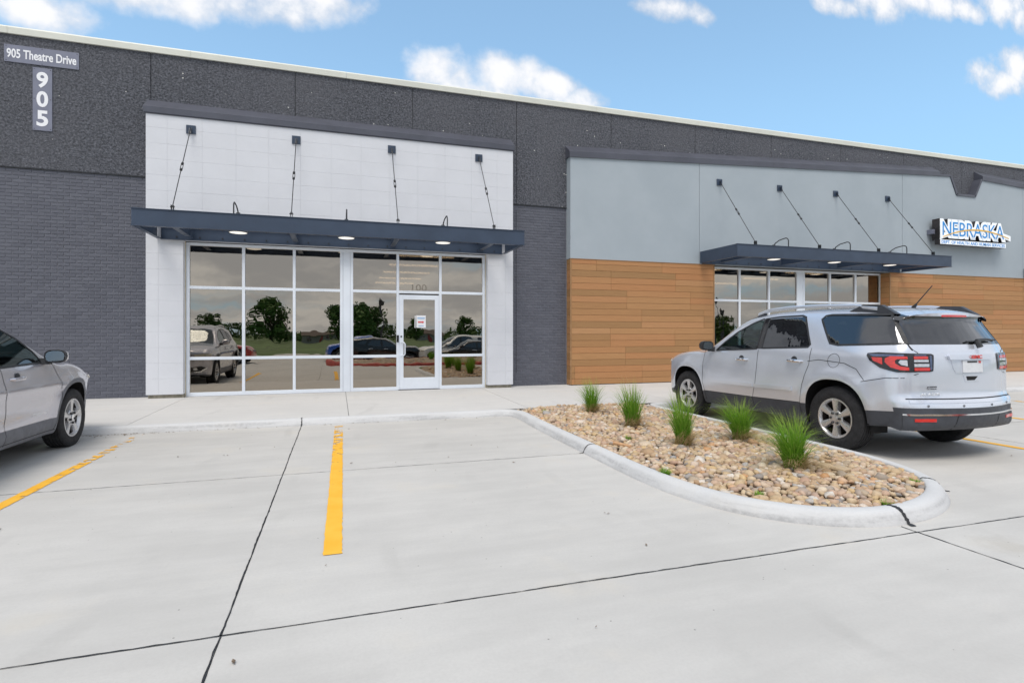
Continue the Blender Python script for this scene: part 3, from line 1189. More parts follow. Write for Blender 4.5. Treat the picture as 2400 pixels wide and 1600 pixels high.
part('lock', lk, M['blackmetal'], door)
pbox('threshold', M['blackmetal'], dx0 - .02, dx1 + .02, SFY - 0.01, SFY + 0.09, 0.118, 0.142, 0, door)
pbox('card_reader', M['gloss'], 1.283, 1.331, SFY - 0.022, SFY + 0.002, 1.215, 1.375, 0.006)
n100 = place_text('suite_number', '100', M['frostink'], sf1, (1.80, SFY + 0.0425, 2.46), height=0.155, width=0.34, extrude=0.0005, offset=0.01)

# ---- grey stucco bay with shallow gable and scupper notch
GB, GX0 = 12.54, 5.49
SL = 0.0487


def gtop(x):
    return 5.78 + SL * (x - GX0) if x < 19.345 else 5.78 + SL * (2 * 19.345 - x - GX0)


GXE = 33.0
gb = MB()
gb.box(GX0 + .02, GXE, GB + 0.03, WALL + 0.02, 3.27, 5.775)
gbay = part('grey_stucco_bay', gb, M['blackmetal'])


def gpanel(poly):
    s_ = MB()
    s_.prism(poly, GB, GB + 0.06, 'y')
    return part('stucco_panel', s_, M['greystucco'], gbay)


j = 0.006
gpanel([(GX0, 3.265), (9.23 - j, 3.265), (9.23 - j, gtop(9.23)), (GX0, gtop(GX0))])
gpanel([(9.23 + j, 3.265), (16.57 - j, 3.265), (16.57 - j, gtop(16.57)), (9.23 + j, gtop(9.23))])
gpanel([(16.57 + j, 3.265), (22.07 - j, 3.265), (22.07 - j, gtop(22.07)), (20.06, gtop(20.06)), (19.75, 5.84), (18.91, 5.84), (18.63, gtop(18.63)), (16.57 + j, gtop(16.57))])
gpanel([(22.07 + j, 3.265), (GXE, 3.265), (GXE, gtop(GXE)), (22.07 + j, gtop(22.07))])
s = MB()   # left return
s.prism([(GB + 0.061, 3.265), (WALL + 0.01, 3.265), (WALL + 0.01, gtop(GX0)), (GB + 0.061, gtop(GX0))], GX0, GX0 + 0.05, 'x')
part('stucco_panel', s, M['greystucco'], gbay)


def slope_coping(xa, xb, nm='bay_coping'):
    """folded cap whose line follows the gable"""
    sec = [(GB - 0.035, -0.02), (GB - 0.04, 0.115), (WALL - 0.006, 0.33), (WALL - 0.006, 0.0), (GB - 0.006, 0.0), (GB - 0.01, -0.02)]
    vs_ = []
    for x in (xa, xb):
        for (y, dz_) in sec:
            vs_.append((x, y, gtop(x) + dz_))
    n = len(sec)
    fs_ = [[i, i + n, (i + 1) % n + n, (i + 1) % n] for i in range(n)] + [list(range(n))[::-1], list(range(n, 2 * n))]
    s_ = MB()
    s_.add(vs_, [f[::-1] for f in fs_])
    part(nm, s_, M['darkmetal'])


for xa, xb in ((GX0 - 0.035, 8.6), (8.604, 11.65), (11.654, 14.7), (14.704, 18.14)):
    slope_coping(xa, xb)
slope_coping(20.07, 23.0)
slope_coping(23.004, 33.0)
# thin face flashing up to the notch, and the metal lining of the notch
s = MB()
th = 0.02
for (p, q) in (((18.14, gtop(18.14)), (18.63, gtop(18.63))), ((18.63, gtop(18.63)), (18.91, 5.84)), ((18.91, 5.84), (19.75, 5.84)), ((19.75, 5.84), (20.06, gtop(20.06)))):
    d = Vector((q[0] - p[0], q[1] - p[1])).normalized()
    nn = Vector((-d.y, d.x)) * 0.045
    s.prism([(p[0] - nn.x * .5, p[1] - nn.y * .5), (q[0] - nn.x * .5, q[1] - nn.y * .5), (q[0] + nn.x, q[1] + nn.y), (p[0] + nn.x, p[1] + nn.y)], GB - 0.03, WALL - 0.01, 'y')
part('scupper_lining', s, M['darkmetal'])

# ---- wood look cladding: every board its own piece
CLB = 12.545
clad = MB()
clad.box(GX0 + 0.02, 9.71, CLB + 0.014, WALL + .02, 0.15, 3.262)
clad.box(16.07, 33.0, CLB + 0.014, WALL + .02, 0.15, 3.262)
clad.box(9.66, 9.71, CLB + 0.016, 12.86, 0.15, 3.262)
clad.box(16.07, 16.12, CLB + 0.016, 12.86, 0.15, 3.262)
wood = part('wood_cladding', clad, M['plankback'])
pl_cache = {}


def plank(x0, x1, z0, z1):
    w, h = round(x1 - x0 - 0.005, 4), round(z1 - z0 - 0.006, 4)
    if w < 0.02:
        return
    if (w, h) not in pl_cache:
        t_ = MB()
        t_.box(-w / 2, w / 2, 0.0, 0.016, -h / 2, h / 2, 0.0015)
        pl_cache[(w, h)] = t_.mesh('plank', M['plank'])
    obj('plank', pl_cache[(w, h)], wood, ((x0 + x1) / 2, CLB + random.uniform(-.0008, .0008), (z0 + z1) / 2))


RH = 0.1587
zr = [3.258, 3.258 - 0.116]
while zr[-1] - RH > 0.1:
    zr.append(zr[-1] - RH)
zr[-1] = 0.145
phase = [6.20, 6.61, 7.06, 7.49, 6.59, 7.02, 7.50]
grp = [0, 0, 1, 1, 1, 2, 2, 2, 3, 3, 3, 4, 4, 4, 5, 5, 5, 6, 6, 6, 6, 6]
for k, (z1, z0) in enumerate(zip(zr, zr[1:])):
    ph = phase[grp[k]]
    for (xa, xb) in ((GX0 + 0.035, 9.685), (16.10, 32.9)):
        xs = [xa]
        x = ph - 1.89 * 2 + (0.0 if xa < 10 else 0.35)
        while x < xb:
            if x > xa + 0.08:
                xs.append(x)
            x += 1.89
        xs.append(xb)
        for x0, x1 in zip(xs, xs[1:]):
            plank(x0, x1, z0, z1)
    # short returns round the corners
    for (x0, x1, y0, y1) in ((GX0 + 0.004, GX0 + 0.019, CLB + 0.02, WALL), (9.688, 9.703 + .012, CLB + 0.02, 12.855), (16.062, 16.069, CLB + 0.02, 12.855)):
        t_ = MB()
        t_.box(x0, x1, y0, y1, z0 + .003, z1 - .003, 0.001)
        part('plank', t_, M['plank'], wood)
M['corner'] = plain('cladding corner trim', (0.34, 0.19, 0.085), 0.55, var=0.08)
for (x0, x1) in ((GX0 - 0.002, GX0 + 0.033), (9.687, 9.716), (16.062, 16.098)):
    pbox('corner_trim', M['corner'], x0, x1, CLB - 0.006, CLB + 0.018, 0.145, 3.262, 0.003, wood)
pbox('plinth', M['blackmetal'], GX0 + .02, 9.70, CLB + 0.02, WALL + .01, 0.08, 0.149, 0, wood)
pbox('plinth', M['blackmetal'], 16.08, 33, CLB + 0.02, WALL + .01, 0.08, 0.149, 0, wood)
pbox('head_flashing', M['corner'], GX0 - .004, 9.72, CLB - 0.012, CLB + 0.03, 3.258, 3.268, 0, wood)
pbox('head_flashing', M['corner'], 16.06, 33, CLB - 0.012, CLB + 0.03, 3.258, 3.268, 0, wood)

# ---- the rest of the shell and the rooms seen dimly through the glass
pbox('roof_slab', M['roof'], XL, XR, WALL + 0.30, 36, 6.7, 6.9)
pbox('back_wall', M['roomdark'], XL, XR, 35.7, 36, 0, 6.7)
pbox('side_wall', M['greystucco'], XL - 0.02, XL + .28, WALL + .31, 35.7, 0, 6.7)
pbox('side_wall', M['greystucco'], XR - .28, XR + 0.02, WALL + .31, 35.7, 0, 6.7)
for (xa, xb, ya) in ((-3.2, 3.6, 12.78), (9.6, 16.3, 12.98)):
    pbox('room_floor', M['roomfloor'], xa, xb, ya - 0.015, 24, 0.06, 0.125)
    pbox('room_ceiling', M['roomdark'], xa, xb, ya + 0.33, 24, 3.45, 3.5)
    pbox('room_wall', M['roomdark'], xa - .1, xa, ya + .31, 24, 0.06, 3.5)
    pbox('room_wall', M['roomdark'], xb, xb + .1, ya + .31, 24, 0.06, 3.5)
    pbox('room_wall', M['roomdark'], xa, xb, 24, 24.1, 0.06, 3.5)
    for row in range(5):
        for cc in (xa + 1.2, xb - 1.4):
            if xa < 0 and cc < 1:
                continue
            pbox('ceiling_light', M['tube'], cc - 0.75, cc + 0.75, ya + 1.6 + row * 2.0, ya + 1.68 + row * 2.0, 3.40, 3.44)
# brick wall pieces must not block the storefronts: open the masonry behind the two bays
for o in (brickwall,):
    me = o.data
    bm = bmesh.new()
    for (xa, xb) in ((XL, -3.1), (3.5, 9.6), (16.3, XR)):
        r_ = bmesh.ops.create_cube(bm, size=1)
        for v in r_['verts']:
            v.co = ((xa + xb) / 2 + v.co.x * (xb - xa), Y_BR + 0.1495 + v.co.y * 0.281, 2.2765 + v.co.z * 4.553)
    for (xa, xb) in ((-3.1, 3.5), (9.6, 16.3)):
        r_ = bmesh.ops.create_cube(bm, size=1)
        for v in r_['verts']:
            v.co = ((xa + xb) / 2 + v.co.x * (xb - xa), Y_BR + 0.1495 + v.co.y * 0.281, 3.94 + v.co.z * 1.226)
    bm.to_mesh(me)
    bm.free()
# ================================================================== canopies
def make_canopy(label, xa, xb, yw, rods, yf=11.08, z0=3.285, z1=3.592, zplate=5.495, group='steel canopies hung over the entrances'):
    root = thing('canopy', label, 'canopy', (xa, yw, z0), group)
    off = Vector((xa, yw, z0))

    def cp(name, mb, mat, parent=root, smooth=False, kind=None):
        o = mb.build(name, mat, parent, smooth=smooth, kind=kind)
        if parent is root:
            o.location = -off
        return o
    fl, tk = 0.075, 0.012
    # front channel: web with flanges turned inwards, a small lip outwards on top
    s = MB()
    s.box(xa, xb, yf, yf + tk, z0 + tk, z1 - tk)
    s.box(xa - 0.012, xb + 0.012, yf - 0.016, yf + fl, z1 - tk, z1, 0.002)
    s.box(xa - 0.012, xb + 0.012, yf - 0.012, yf + fl, z0, z0 + tk, 0.002)
    cp('front_beam', s, M['bluesteel'])
    for x, sg in ((xa, 1), (xb, -1)):
        s = MB()
        x0, x1 = sorted((x, x + sg * tk))
        s.box(x0, x1, yf + tk + .001, yw - 0.014, z0 + tk, z1 - tk)
        x0, x1 = sorted((x - sg * 0.0, x + sg * fl))
        s.box(x0, x1, yf + fl + .001, yw - 0.014, z1 - tk, z1 - .001)
        s.box(x0, x1, yf + fl + .001, yw - 0.014, z0 + .001, z0 + tk)
        cp('end_beam', s, M['bluesteel'])
    s = MB()
    s.box(xa + fl + .002, xb - fl - .002, yw - 0.013, yw - 0.001, z0 - 0.012, z1 - 0.03)
    s.box(xa + fl + .002, xb - fl - .002, yw - 0.070, yw - 0.013, z0 - 0.012, z0)
    s.box(xa + fl + .002, xb - fl - .002, yw - 0.070, yw - 0.013, z1 - 0.042, z1 - 0.03)
    back = cp('back_beam', s, M['bluesteel'])
    s = MB()
    x = xa + 0.35
    while x < xb - 0.2:
        for z in (z0 + 0.055, z1 - 0.09):
            s.lathe([(-0.014, 0.0), (-0.014, 0.016), (-0.027, 0.016), (-0.027, 0.0)], 6, 'y', (x, yw, z))
        x += 0.41
    o = cp('bolts', s, M['blackmetal'], back, kind='stuff')
    for k, x in enumerate(rods):
        s = MB()
        jz0, jz1 = z0 + 0.035, z1 - 0.05
        s.box(x - 0.006, x + 0.006, yf + tk + .001, yw - 0.072, jz0 + .01, jz1 - .01)
        s.box(x - 0.05, x + 0.05, yf + fl + .002, yw - 0.072, jz0, jz0 + 0.01)
        s.box(x - 0.05, x + 0.05, yf + fl + .002, yw - 0.072, jz1 - 0.01, jz1)
        cp('joist', s, M['bluesteel'])
        # tie rod
        pa = Vector((x, yw - 0.075, zplate - 0.045))
        pb = Vector((x, yf + 0.10, z1 + 0.075))
        d = (pb - pa).normalized()
        s = MB()
        L = (pb - pa).length
        tm = 0.50
        s.tube([pa, pa + d * (L * tm - 0.09)], 0.0085, 8)
        s.tube([pa + d * (L * tm + 0.09), pb], 0.0085, 8)
        rod = cp('tie_rod', s, M['blackmetal'], smooth=True)
        s = MB()
        side = Vector((1, 0, 0))
        for sg in (1, -1):
            s.tube([pa + d * (L * tm - 0.085) + side * sg * 0.018, pa + d * (L * tm + 0.085) + side * sg * 0.018], 0.007, 6)
        for e in (-1, 1):
            c0 = pa + d * (L * tm + e * 0.085)
            s.tube([c0 - d * 0.02, c0 + d * 0.02], 0.024, 8)
        cp('turnbuckle', s, M['blackmetal'], rod, smooth=True)
        s = MB()
        s.box(x - 0.085, x + 0.085, yw - 0.022, yw - 0.001, zplate - 0.085, zplate + 0.085, 0.003)
        s.box(x - 0.006, x + 0.006, yw - 0.10, yw - 0.022, zplate - 0.07, zplate + 0.03)
        cp('wall_plate', s, M['bluesteel'], rod)
        s = MB()
        for sg in (1, -1):
            s.prism([(yw - 0.115, zplate - 0.105), (yw - 0.085, zplate - 0.085), (yw - 0.04, zplate + 0.02), (yw - 0.065, zplate + 0.02)], x + sg * 0.012, x + sg * 0.02, 'x')
        c0 = pb
        s.box(x - 0.02, x - 0.012, c0.y - 0.035, c0.y + 0.035, c0.z - 0.075, c0.z + 0.03)
        s.box(x + 0.012, x + 0.02, c0.y - 0.035, c0.y + 0.035, c0.z - 0.075, c0.z + 0.03)
        s.tube([(x - 0.035, c0.y, c0.z), (x + 0.035, c0.y, c0.z)], 0.012, 8)
        cp('clevis', s, M['blackmetal'], rod)
    return root


can1 = make_canopy('blue grey steel canopy on tie rods over the white tiled entrance', -3.39, 3.79, WB - 0.004, [-2.79, -0.82, 1.16, 3.15], group=None)
can2 = make_canopy('blue grey steel canopy on tie rods over the wood clad grey bay', 9.24, 16.52, GB - 0.004, [9.86, 11.88, 13.91, 15.94], group=None)
can3 = make_canopy('far steel canopy beyond the illuminated sign, only its end in view', 22.09, 29.4, GB - 0.004, [22.7, 24.7, 26.7, 28.7], group=None)


def make_lamp(x, yfr, zt, zb):
    """gooseneck: rises behind the front beam, bends to the wall and drops to a bowl with a lit disc"""
    root = thing('gooseneck_lamp', '', 'lamp', (x, yfr, zb))
    o0 = Vector((x, yfr, zb))
    yc = yfr + 0.56
    pts = []
    for k in range(9):
        a = math.pi * k / 8
        pts.append((x, yfr + 0.07 + 0.10 * (1 - math.cos(a)), zt + 0.055 + 0.085 * math.sin(a)))
    arm = [(x, yfr + 0.07, zb + 0.10), (x, yfr + 0.07, zt)] + pts[:5] + [(x, yc - 0.18, zt + 0.115), (x, yc - 0.05, zt + 0.06), (x, yc, zt + 0.005)]
    s = MB()
    s.tube(arm, 0.0125, 8)
    s.box(x - 0.04, x + 0.04, yfr + 0.014, yfr + 0.075, zb + 0.06, zb + 0.17, 0.004)
    a = s.build('arm', M['blackmetal'], root, smooth=True)
    a.location = -o0
    s = MB()
    s.lathe([(zt + 0.03, 0.0), (zt + 0.03, 0.035), (zt - 0.02, 0.045), (zt - 0.05, 0.075), (zt - 0.12, 0.115), (zt - 0.22, 0.150), (zb + 0.03, 0.165), (zb + 0.012, 0.168), (zb + 0.012, 0.160), (zb + 0.03, 0.155)], 28, 'z', (x, yc, 0))
    h = s.build('shade', M['blackmetal'], root, smooth=True)
    h.location = -o0
    s = MB()
    s.lathe([(zb + 0.024, 0.154), (zb + 0.012, 0.153), (zb + 0.004, 0.11), (zb + 0.001, 0.0)], 28, 'z', (x, yc, 0))
    d = s.build('diffuser', M['led'], root, smooth=True)
    d.location = -o0
    return root


lamp_words = {(0, -1): 'gooseneck lamp in the white bay canopy, over the panes by the brick wall',
              (0, 0): 'gooseneck lamp at the middle of the white bay canopy',
              (0, 1): 'gooseneck lamp in the white bay canopy, beyond the entrance door',
              (1, -1): 'gooseneck lamp in the grey bay canopy, at its wood wall end',
              (1, 0): 'gooseneck lamp at the middle of the grey bay canopy',
              (1, 1): 'gooseneck lamp in the grey bay canopy, at the end towards the lit sign'}
for (ci, q), x in (((0, -1), -1.80), ((0, 0), 0.18), ((0, 1), 2.15), ((1, -1), 10.85), ((1, 0), 12.88), ((1, 1), 14.9)):
    L = make_lamp(x, 11.08, 3.69, 3.325)
    tag(L, lamp_words[(ci, q)], 'lamp', 'gooseneck lamps in the canopies')

# ================================================================== signs
SY = WALL - 0.006
sg = thing('address_sign', 'grey plate sign reading 905 Theatre Drive high on the dark wall', 'sign', (-5.37, SY, 6.53))
s = MB()
s.box(-0.592, 0.592, -0.014, 0.0, 0.0, 0.325, 0.002)
pl = s.build('plate', M['signgrey'], sg)
place_text('lettering', '905 Theatre Drive', M['signwhite'], sg, (0.0, -0.0165, 0.163), width=1.10, height=0.175, extrude=0.0015, offset=0.022)
for (x, z) in ((-0.56, 0.03), (-0.56, 0.295), (0.56, 0.03), (0.56, 0.295), (0, 0.02), (0, 0.305)):
    q = MB()
    q.lathe([(-0.014, 0.008), (-0.018, 0.006), (-0.018, 0.0)], 8, 'y', (x, 0, z))
    q.build('screw', M['blackmetal'], sg)
sg = thing('number_sign', 'upright grey plate sign with the numerals 905 stacked', 'sign', (-5.365, SY, 5.285))
s = MB()
s.box(-0.155, 0.155, -0.014, 0.0, 0.0, 1.195, 0.002)
s.build('plate', M['signgrey'], sg)
for ch, z in (('9', 0.965), ('0', 0.60), ('5', 0.232)):
    place_text('numeral', ch, M['signwhite'], sg, (0.0, -0.0165, z), width=0.185, height=0.305, extrude=0.0015, offset=0.03)
for (x, z) in ((-0.13, 0.03), (0.13, 0.03), (-0.13, 1.165), (0.13, 1.165), (-0.13, 0.6), (0.13, 0.6)):
    q = MB()
    q.lathe([(-0.014, 0.008), (-0.018, 0.006), (-0.018, 0.0)], 8, 'y', (x, 0, z))
    q.build('screw', M['blackmetal'], sg)

# illuminated sign: contour body, face, letters, swoosh, lower box
NX, NY, NZ = 17.72, 12.2, 4.16
ns = thing('illuminated_sign', 'illuminated sign reading NEBRASKA with yellow swoosh over a DEPT. OF HEALTH AND HUMAN SERVICES box', 'sign', (NX, GB, NZ))
NO = Vector((NX, GB, NZ))
ZL = 4.655                     # letters' centre height


def txt_part(nm, mat, parent, body, loc, **kw):
    return place_text(nm, body, mat, parent, Vector(loc) - NO, **kw)


me = text_mesh('NEBRASKA', 1.0, extrude=0.0, offset=0.0, res=4)
# grown contour: the same word with a thick outline, dark returns behind a white face
body_ = place_text('contour_body', 'NEBRASKA', M['signblack'], ns, Vector((NX + 1.45, NY + 0.125, ZL)) - NO, width=2.96, height=0.62, extrude=0.115, offset=0.085, spacing=0.93)
face = place_text('contour_face', 'NEBRASKA', M['signface'], ns, Vector((NX + 1.45, NY - 0.0, ZL)) - NO, width=2.95, height=0.61, extrude=0.006, offset=0.085, spacing=0.93)
place_text('letters', 'NEBRASKA', M['signblue'], face, (0, 0, 0.010), width=2.76, height=0.435, rot=(0, 0, 0), extrude=0.003, offset=-0.006, spacing=1.0)


def swoosh(nm, mat, parent, w0, y, thick, e0=0.0, e1=0.0):
    """ribbon arched from below the N up across the word and down past the last A"""
    n = 40
    vs, fs = [], []
    for i in range(n + 1):
        t_ = i / n
        x = NX - 0.02 - e0 + (3.18 + e0 + e1) * t_
        zc = 4.385 + 0.30 * math.sin(math.pi * min(1, t_ * 0.86) ** 0.9) - 0.02 * t_
        w = w0 * (0.30 + 0.70 * math.sin(math.pi * (0.06 + 0.88 * t_))) if w0 < 0.1 else w0
        for yy_ in (y, y + thick):
            vs += [(x, yy_, zc - w / 2), (x, yy_, zc + w / 2)]
        if i:
            a, c_ = 4 * (i - 1), 4 * i
            fs += [(a, c_, c_ + 1, a + 1), (a + 2, a + 3, c_ + 3, c_ + 2), (a + 1, c_ + 1, c_ + 3, a + 3), (a, a + 2, c_ + 2, c_)]
    fs += [(0, 1, 3, 2), (4 * n, 4 * n + 2, 4 * n + 3, 4 * n + 1)]
    q = MB()
    q.add(vs, fs)
    o = q.build(nm, mat, parent)
    o.location = -NO
    return o


swoosh('swoosh_body', M['signblack'], ns, 0.17, NY + 0.02, 0.22, 0.0, 0.0)
swoosh('swoosh_face', M['signface'], ns, 0.165, NY - 0.003, 0.018, 0.0, 0.0)
swoosh('swoosh', M['signyellow'], ns, 0.042, NY - 0.0185, 0.006, -0.1, -0.1)
s = MB()
s.box(NX - 0.03, NX + 2.93, NY + 0.0, NY + 0.16, NZ + 0.005, NZ + 0.15, 0.003)
o = s.build('lower_box', M['signblack'], ns)
o.location = -NO
s = MB()
s.box(NX - 0.025, NX + 2.925, NY - 0.006, NY - 0.001, NZ + 0.009, NZ + 0.146)
o = s.build('lower_face', M['signface'], ns)
o.location = -NO
txt_part('lower_lettering', M['signblue'], ns, 'DEPT. OF HEALTH AND HUMAN SERVICES', (NX + 1.45, NY - 0.009, NZ + 0.077), width=2.84, height=0.098, extrude=0.002, offset=0.004)
s = MB()
s.box(NX - 0.12, NX + 2.6, GB - 0.19, GB - 0.002, 4.50, 4.64, 0.004)
s.box(NX + 0.05, NX + 0.10, NY + 0.16, GB - 0.19, 4.52, 4.60)
s.box(NX + 2.3, NX + 2.35, NY + 0.16, GB - 0.19, 4.52, 4.60)
s.box(NX + 1.2, NX + 1.23, NY + 0.05, NY + 0.08, NZ + 0.15, 4.45)
s.box(NX + 2.6, NX + 2.63, NY + 0.05, NY + 0.08, NZ + 0.15, 4.45)
o = s.build('raceway', M['signgrey'], ns)
o.location = -NO

# notice taped to the door glass
nt = thing('notice', 'white paper notice with a red arrow taped on the door glass', 'notice', (1.835, SFY + 0.022, 1.545))
s = MB()
vs, fs = [], []
for i in range(5):
    for k in range(3):
        vs.append((-0.108 + 0.216 * k / 2, -0.001 - 0.004 * math.sin(i * 1.3 + k), 0.28 * i / 4))
for i in range(4):
    for k in range(2):
        fs.append((i * 3 + k, i * 3 + k + 1, i * 3 + k + 4, i * 3 + k + 3))
s.add(vs, fs)
s.build('sheet', M['paper'], nt)
s = MB()
s.add([(-0.07, -0.008, 0.115), (0.03, -0.008, 0.115), (0.03, -0.008, 0.10), (0.07, -0.008, 0.1275), (0.03, -0.008, 0.155), (0.03, -0.008, 0.14), (-0.07, -0.008, 0.14)], [(0, 1, 2, 3, 4, 5, 6)])
s.build('arrow', M['redink'], nt)
s = MB()
s.box(-0.085, 0.085, -0.0085, -0.008, 0.21, 0.226)
s.box(-0.06, 0.06, -0.0085, -0.008, 0.035, 0.045)
s.build('printed_lines', M['blueink'], nt)
s = MB()
s.prism([(-0.148, 0.005), (-0.128, -0.01), (-0.122, 0.27), (-0.142, 0.275)], -0.002, -0.0008, 'y')
s.build('paper_edge', M['paper'], nt)


# ================================================================== planting island
def inset_path(path, d):
    nn = normals2(path)
    return [(p[0] + n_.x * d, p[1] + n_.y * d) for p, n_ in zip(path, nn)]


ia = min(range(len(KPATH)), key=lambda k: math.dist(KPATH[k][:2], (2.84, 8.85)))
ib = min(range(len(KPATH)), key=lambda k: math.dist(KPATH[k][:2], (5.69, 8.85)))
inner = inset_path(KPATH, 0.162)[ia:ib + 1]
INNER = [(inner[0][0] - 0.03, 9.20)] + inner + [(inner[-1][0] + 0.03, 9.20)]


def inside(poly, x, y):
    c_ = False
    n = len(poly)
    j_ = n - 1
    for i in range(n):
        xi, yi = poly[i][0], poly[i][1]
        xj, yj = poly[j_][0], poly[j_][1]
        if (yi > y) != (yj > y) and x < (xj - xi) * (y - yi) / (yj - yi) + xi:
            c_ = not c_
        j_ = i
    return c_


def edge_dist(poly, x, y):
    best_ = 9
    for (a, c_) in zip(poly, poly[1:]):
        vx, vy = c_[0] - a[0], c_[1] - a[1]
        L2 = vx * vx + vy * vy
        t_ = max(0, min(1, ((x - a[0]) * vx + (y - a[1]) * vy) / L2)) if L2 else 0
        best_ = min(best_, math.hypot(x - a[0] - vx * t_, y - a[1] - vy * t_))
    return best_


def bedz(x, y):
    return 0.055 + 0.045 * min(1, edge_dist(INNER, x, y) / 0.5)


bed = MB()
bed.add([(p[0], p[1], 0.045) for p in INNER], [list(range(len(INNER)))])
rockbed = bed.build('rock_bed', M['soil'], kind='structure')
rockbed['label'] = 'bed of river stones inside the kerbed island'


def stone_shape(rg):
    """rounded cobble: 24 quads"""
    vs = {}
    pts, fs = [], []

    def idx(p):
        if p not in vs:
            vs[p] = len(pts)
            pts.append(p)
        return vs[p]
    for ax in range(3):
        for sgn in (-1, 1):
            for i in (-1, 0):
                for k in (-1, 0):
                    q = []
                    for (a, c_) in ((i, k), (i + 1, k), (i + 1, k + 1), (i, k + 1)):
                        p = [0, 0, 0]
                        p[ax] = sgn
                        p[(ax + 1) % 3] = a
                        p[(ax + 2) % 3] = c_
                        q.append(idx(tuple(p)))
                    fs.append(q if sgn > 0 else q[::-1])
    e = rg.uniform(2.0, 3.4)
    out = []
    for p in pts:
        n_ = (abs(p[0]) ** e + abs(p[1]) ** e + abs(p[2]) ** e) ** (1 / e)
        j_ = rg.uniform(0.86, 1.12)
        out.append((p[0] / n_ * j_, p[1] / n_ * j_, p[2] / n_ * j_))
    return out, fs


rs = random.Random(11)
shapes = [stone_shape(rs) for _ in range(14)]
stone_me = []
for sh in shapes:
    s = MB()
    s.add(*sh)
    stone_me.append(s.mesh('stone', M['stone'], smooth=True, angle=180))
placed = []
SP = 0.058
y = 3.05
row = 0
while y < 9.19:
    x = 2.75 + (SP / 2 if row % 2 else 0)
    while x < 5.75:
        px, py = x + rs.uniform(-.022, .022), y + rs.uniform(-.022, .022)
        if inside(INNER, px, py):
            sz = rs.choice((0.024, 0.028, 0.032, 0.036, 0.036, 0.042, 0.05)) * rs.uniform(0.85, 1.15)
            if rs.random() < 0.03:
                sz *= 1.5
            placed.append((px, py, bedz(px, py) + rs.uniform(-.012, .020), sz, sz * rs.uniform(0.65, 1.0), sz * rs.uniform(0.5, 0.8), rs.uniform(0, 6.28), rs.uniform(-.5, .5), rs.uniform(-.5, .5), rs.randrange(14)))
        x += SP
    y += SP * 0.87
    row += 1


def proj_size(st):
    dx_, dy_ = st[0], st[1]
    return st[3] / math.hypot(dx_, dy_)


clump_spots = [(4.02, 8.3), (3.95, 6.88), (3.84, 5.53), (4.72, 5.61), (4.22, 4.27)]
placed.sort(key=lambda st: -proj_size(st) + (1 if min(math.dist(st[:2], c_) for c_ in clump_spots) < 0.3 else 0))
restst = MB()
for i, (px, py, pz, a, b_, c_, rz, rx, ry, k) in enumerate(placed):
    mt = Matrix.Translation((px, py, pz)) @ Matrix.Rotation(rz, 4, 'Z') @ Matrix.Rotation(rx, 4, 'X') @ Matrix.Rotation(ry, 4, 'Y') @ Matrix.Diagonal((a, b_, c_, 1))
    if i < 300:
        o = obj('stone', stone_me[k], rockbed)
        o.matrix_local = mt
    else:
        restst.add([mt @ Vector(v) for v in shapes[k][0]], shapes[k][1])
o = restst.build('stone_layer', M['stone'], rockbed, smooth=True, angle=180, kind='stuff')
# a broken flat paver scrap and a grey sliver lying among the stones
for (px, py, w, d_, rz) in ((4.53, 4.02, 0.10, 0.06, 0.4), (3.17, 5.75, 0.11, 0.022, -0.9)):
    s = MB()
    s.box(-w, w, -d_, d_, 0, 0.03, 0.006)
    q = s.build('stone', M['stone'], rockbed)
    q.location = (px, py, bedz(px, py) + 0.03)
    q.rotation_euler = (0.12, 0.1, rz)


# ---- ornamental grasses
def blade_set(rg, n, h, spread, base_r, lean, wid, seg=5, flop=1.0):
    vs, fs, tip = [], [], []
    for _ in range(n):
        a = rg.uniform(0, 6.283)
        r0 = base_r * math.sqrt(rg.random())
        bx_, by_ = r0 * math.cos(a), r0 * math.sin(a)
        aa = a + rg.uniform(-0.9, 0.9)
        L = h * rg.uniform(0.5, 1.12)
        out = spread * rg.uniform(0.15, 1.0)
        dl = lean
        w = wid * rg.uniform(0.7, 1.3)
        cur = rg.uniform(1.4, 2.6) * flop
        px_, py_ = -math.sin(aa), math.cos(aa)
        if rg.random() < 0.5:                       # turn some blades edge on
            t2 = rg.uniform(0, 3.14)
            px_, py_ = math.cos(t2), math.sin(t2)
        o = len(vs)
        for i in range(seg + 1):
            t_ = i / seg
            rr = out * t_ ** cur
            zz_ = L * (t_ - 0.34 * out / max(spread, 1e-3) * t_ ** 3 * flop)
            x_, y_ = bx_ + math.cos(aa) * rr + dl[0] * t_ * t_, by_ + math.sin(aa) * rr + dl[1] * t_ * t_
            ww = w * (1 - t_ ** 1.6) + 0.0004
            vs += [(x_ - px_ * ww / 2, y_ - py_ * ww / 2, zz_), (x_ + px_ * ww / 2, y_ + py_ * ww / 2, zz_)]
            tip += [t_, t_]
            if i:
                fs.append((o + 2 * i - 2, o + 2 * i - 1, o + 2 * i + 1, o + 2 * i))
    return vs, fs, tip


def blades(name, mat, parent, data):
    vs, fs, tip = data
    s = MB()
    s.add(vs, fs)
    me_ = s.mesh(name, mat, smooth=True, angle=180)
    at_ = me_.attributes.new('tip', 'FLOAT', 'POINT')
    at_.data.foreach_set('value', tip)
    return obj(name, me_, parent)


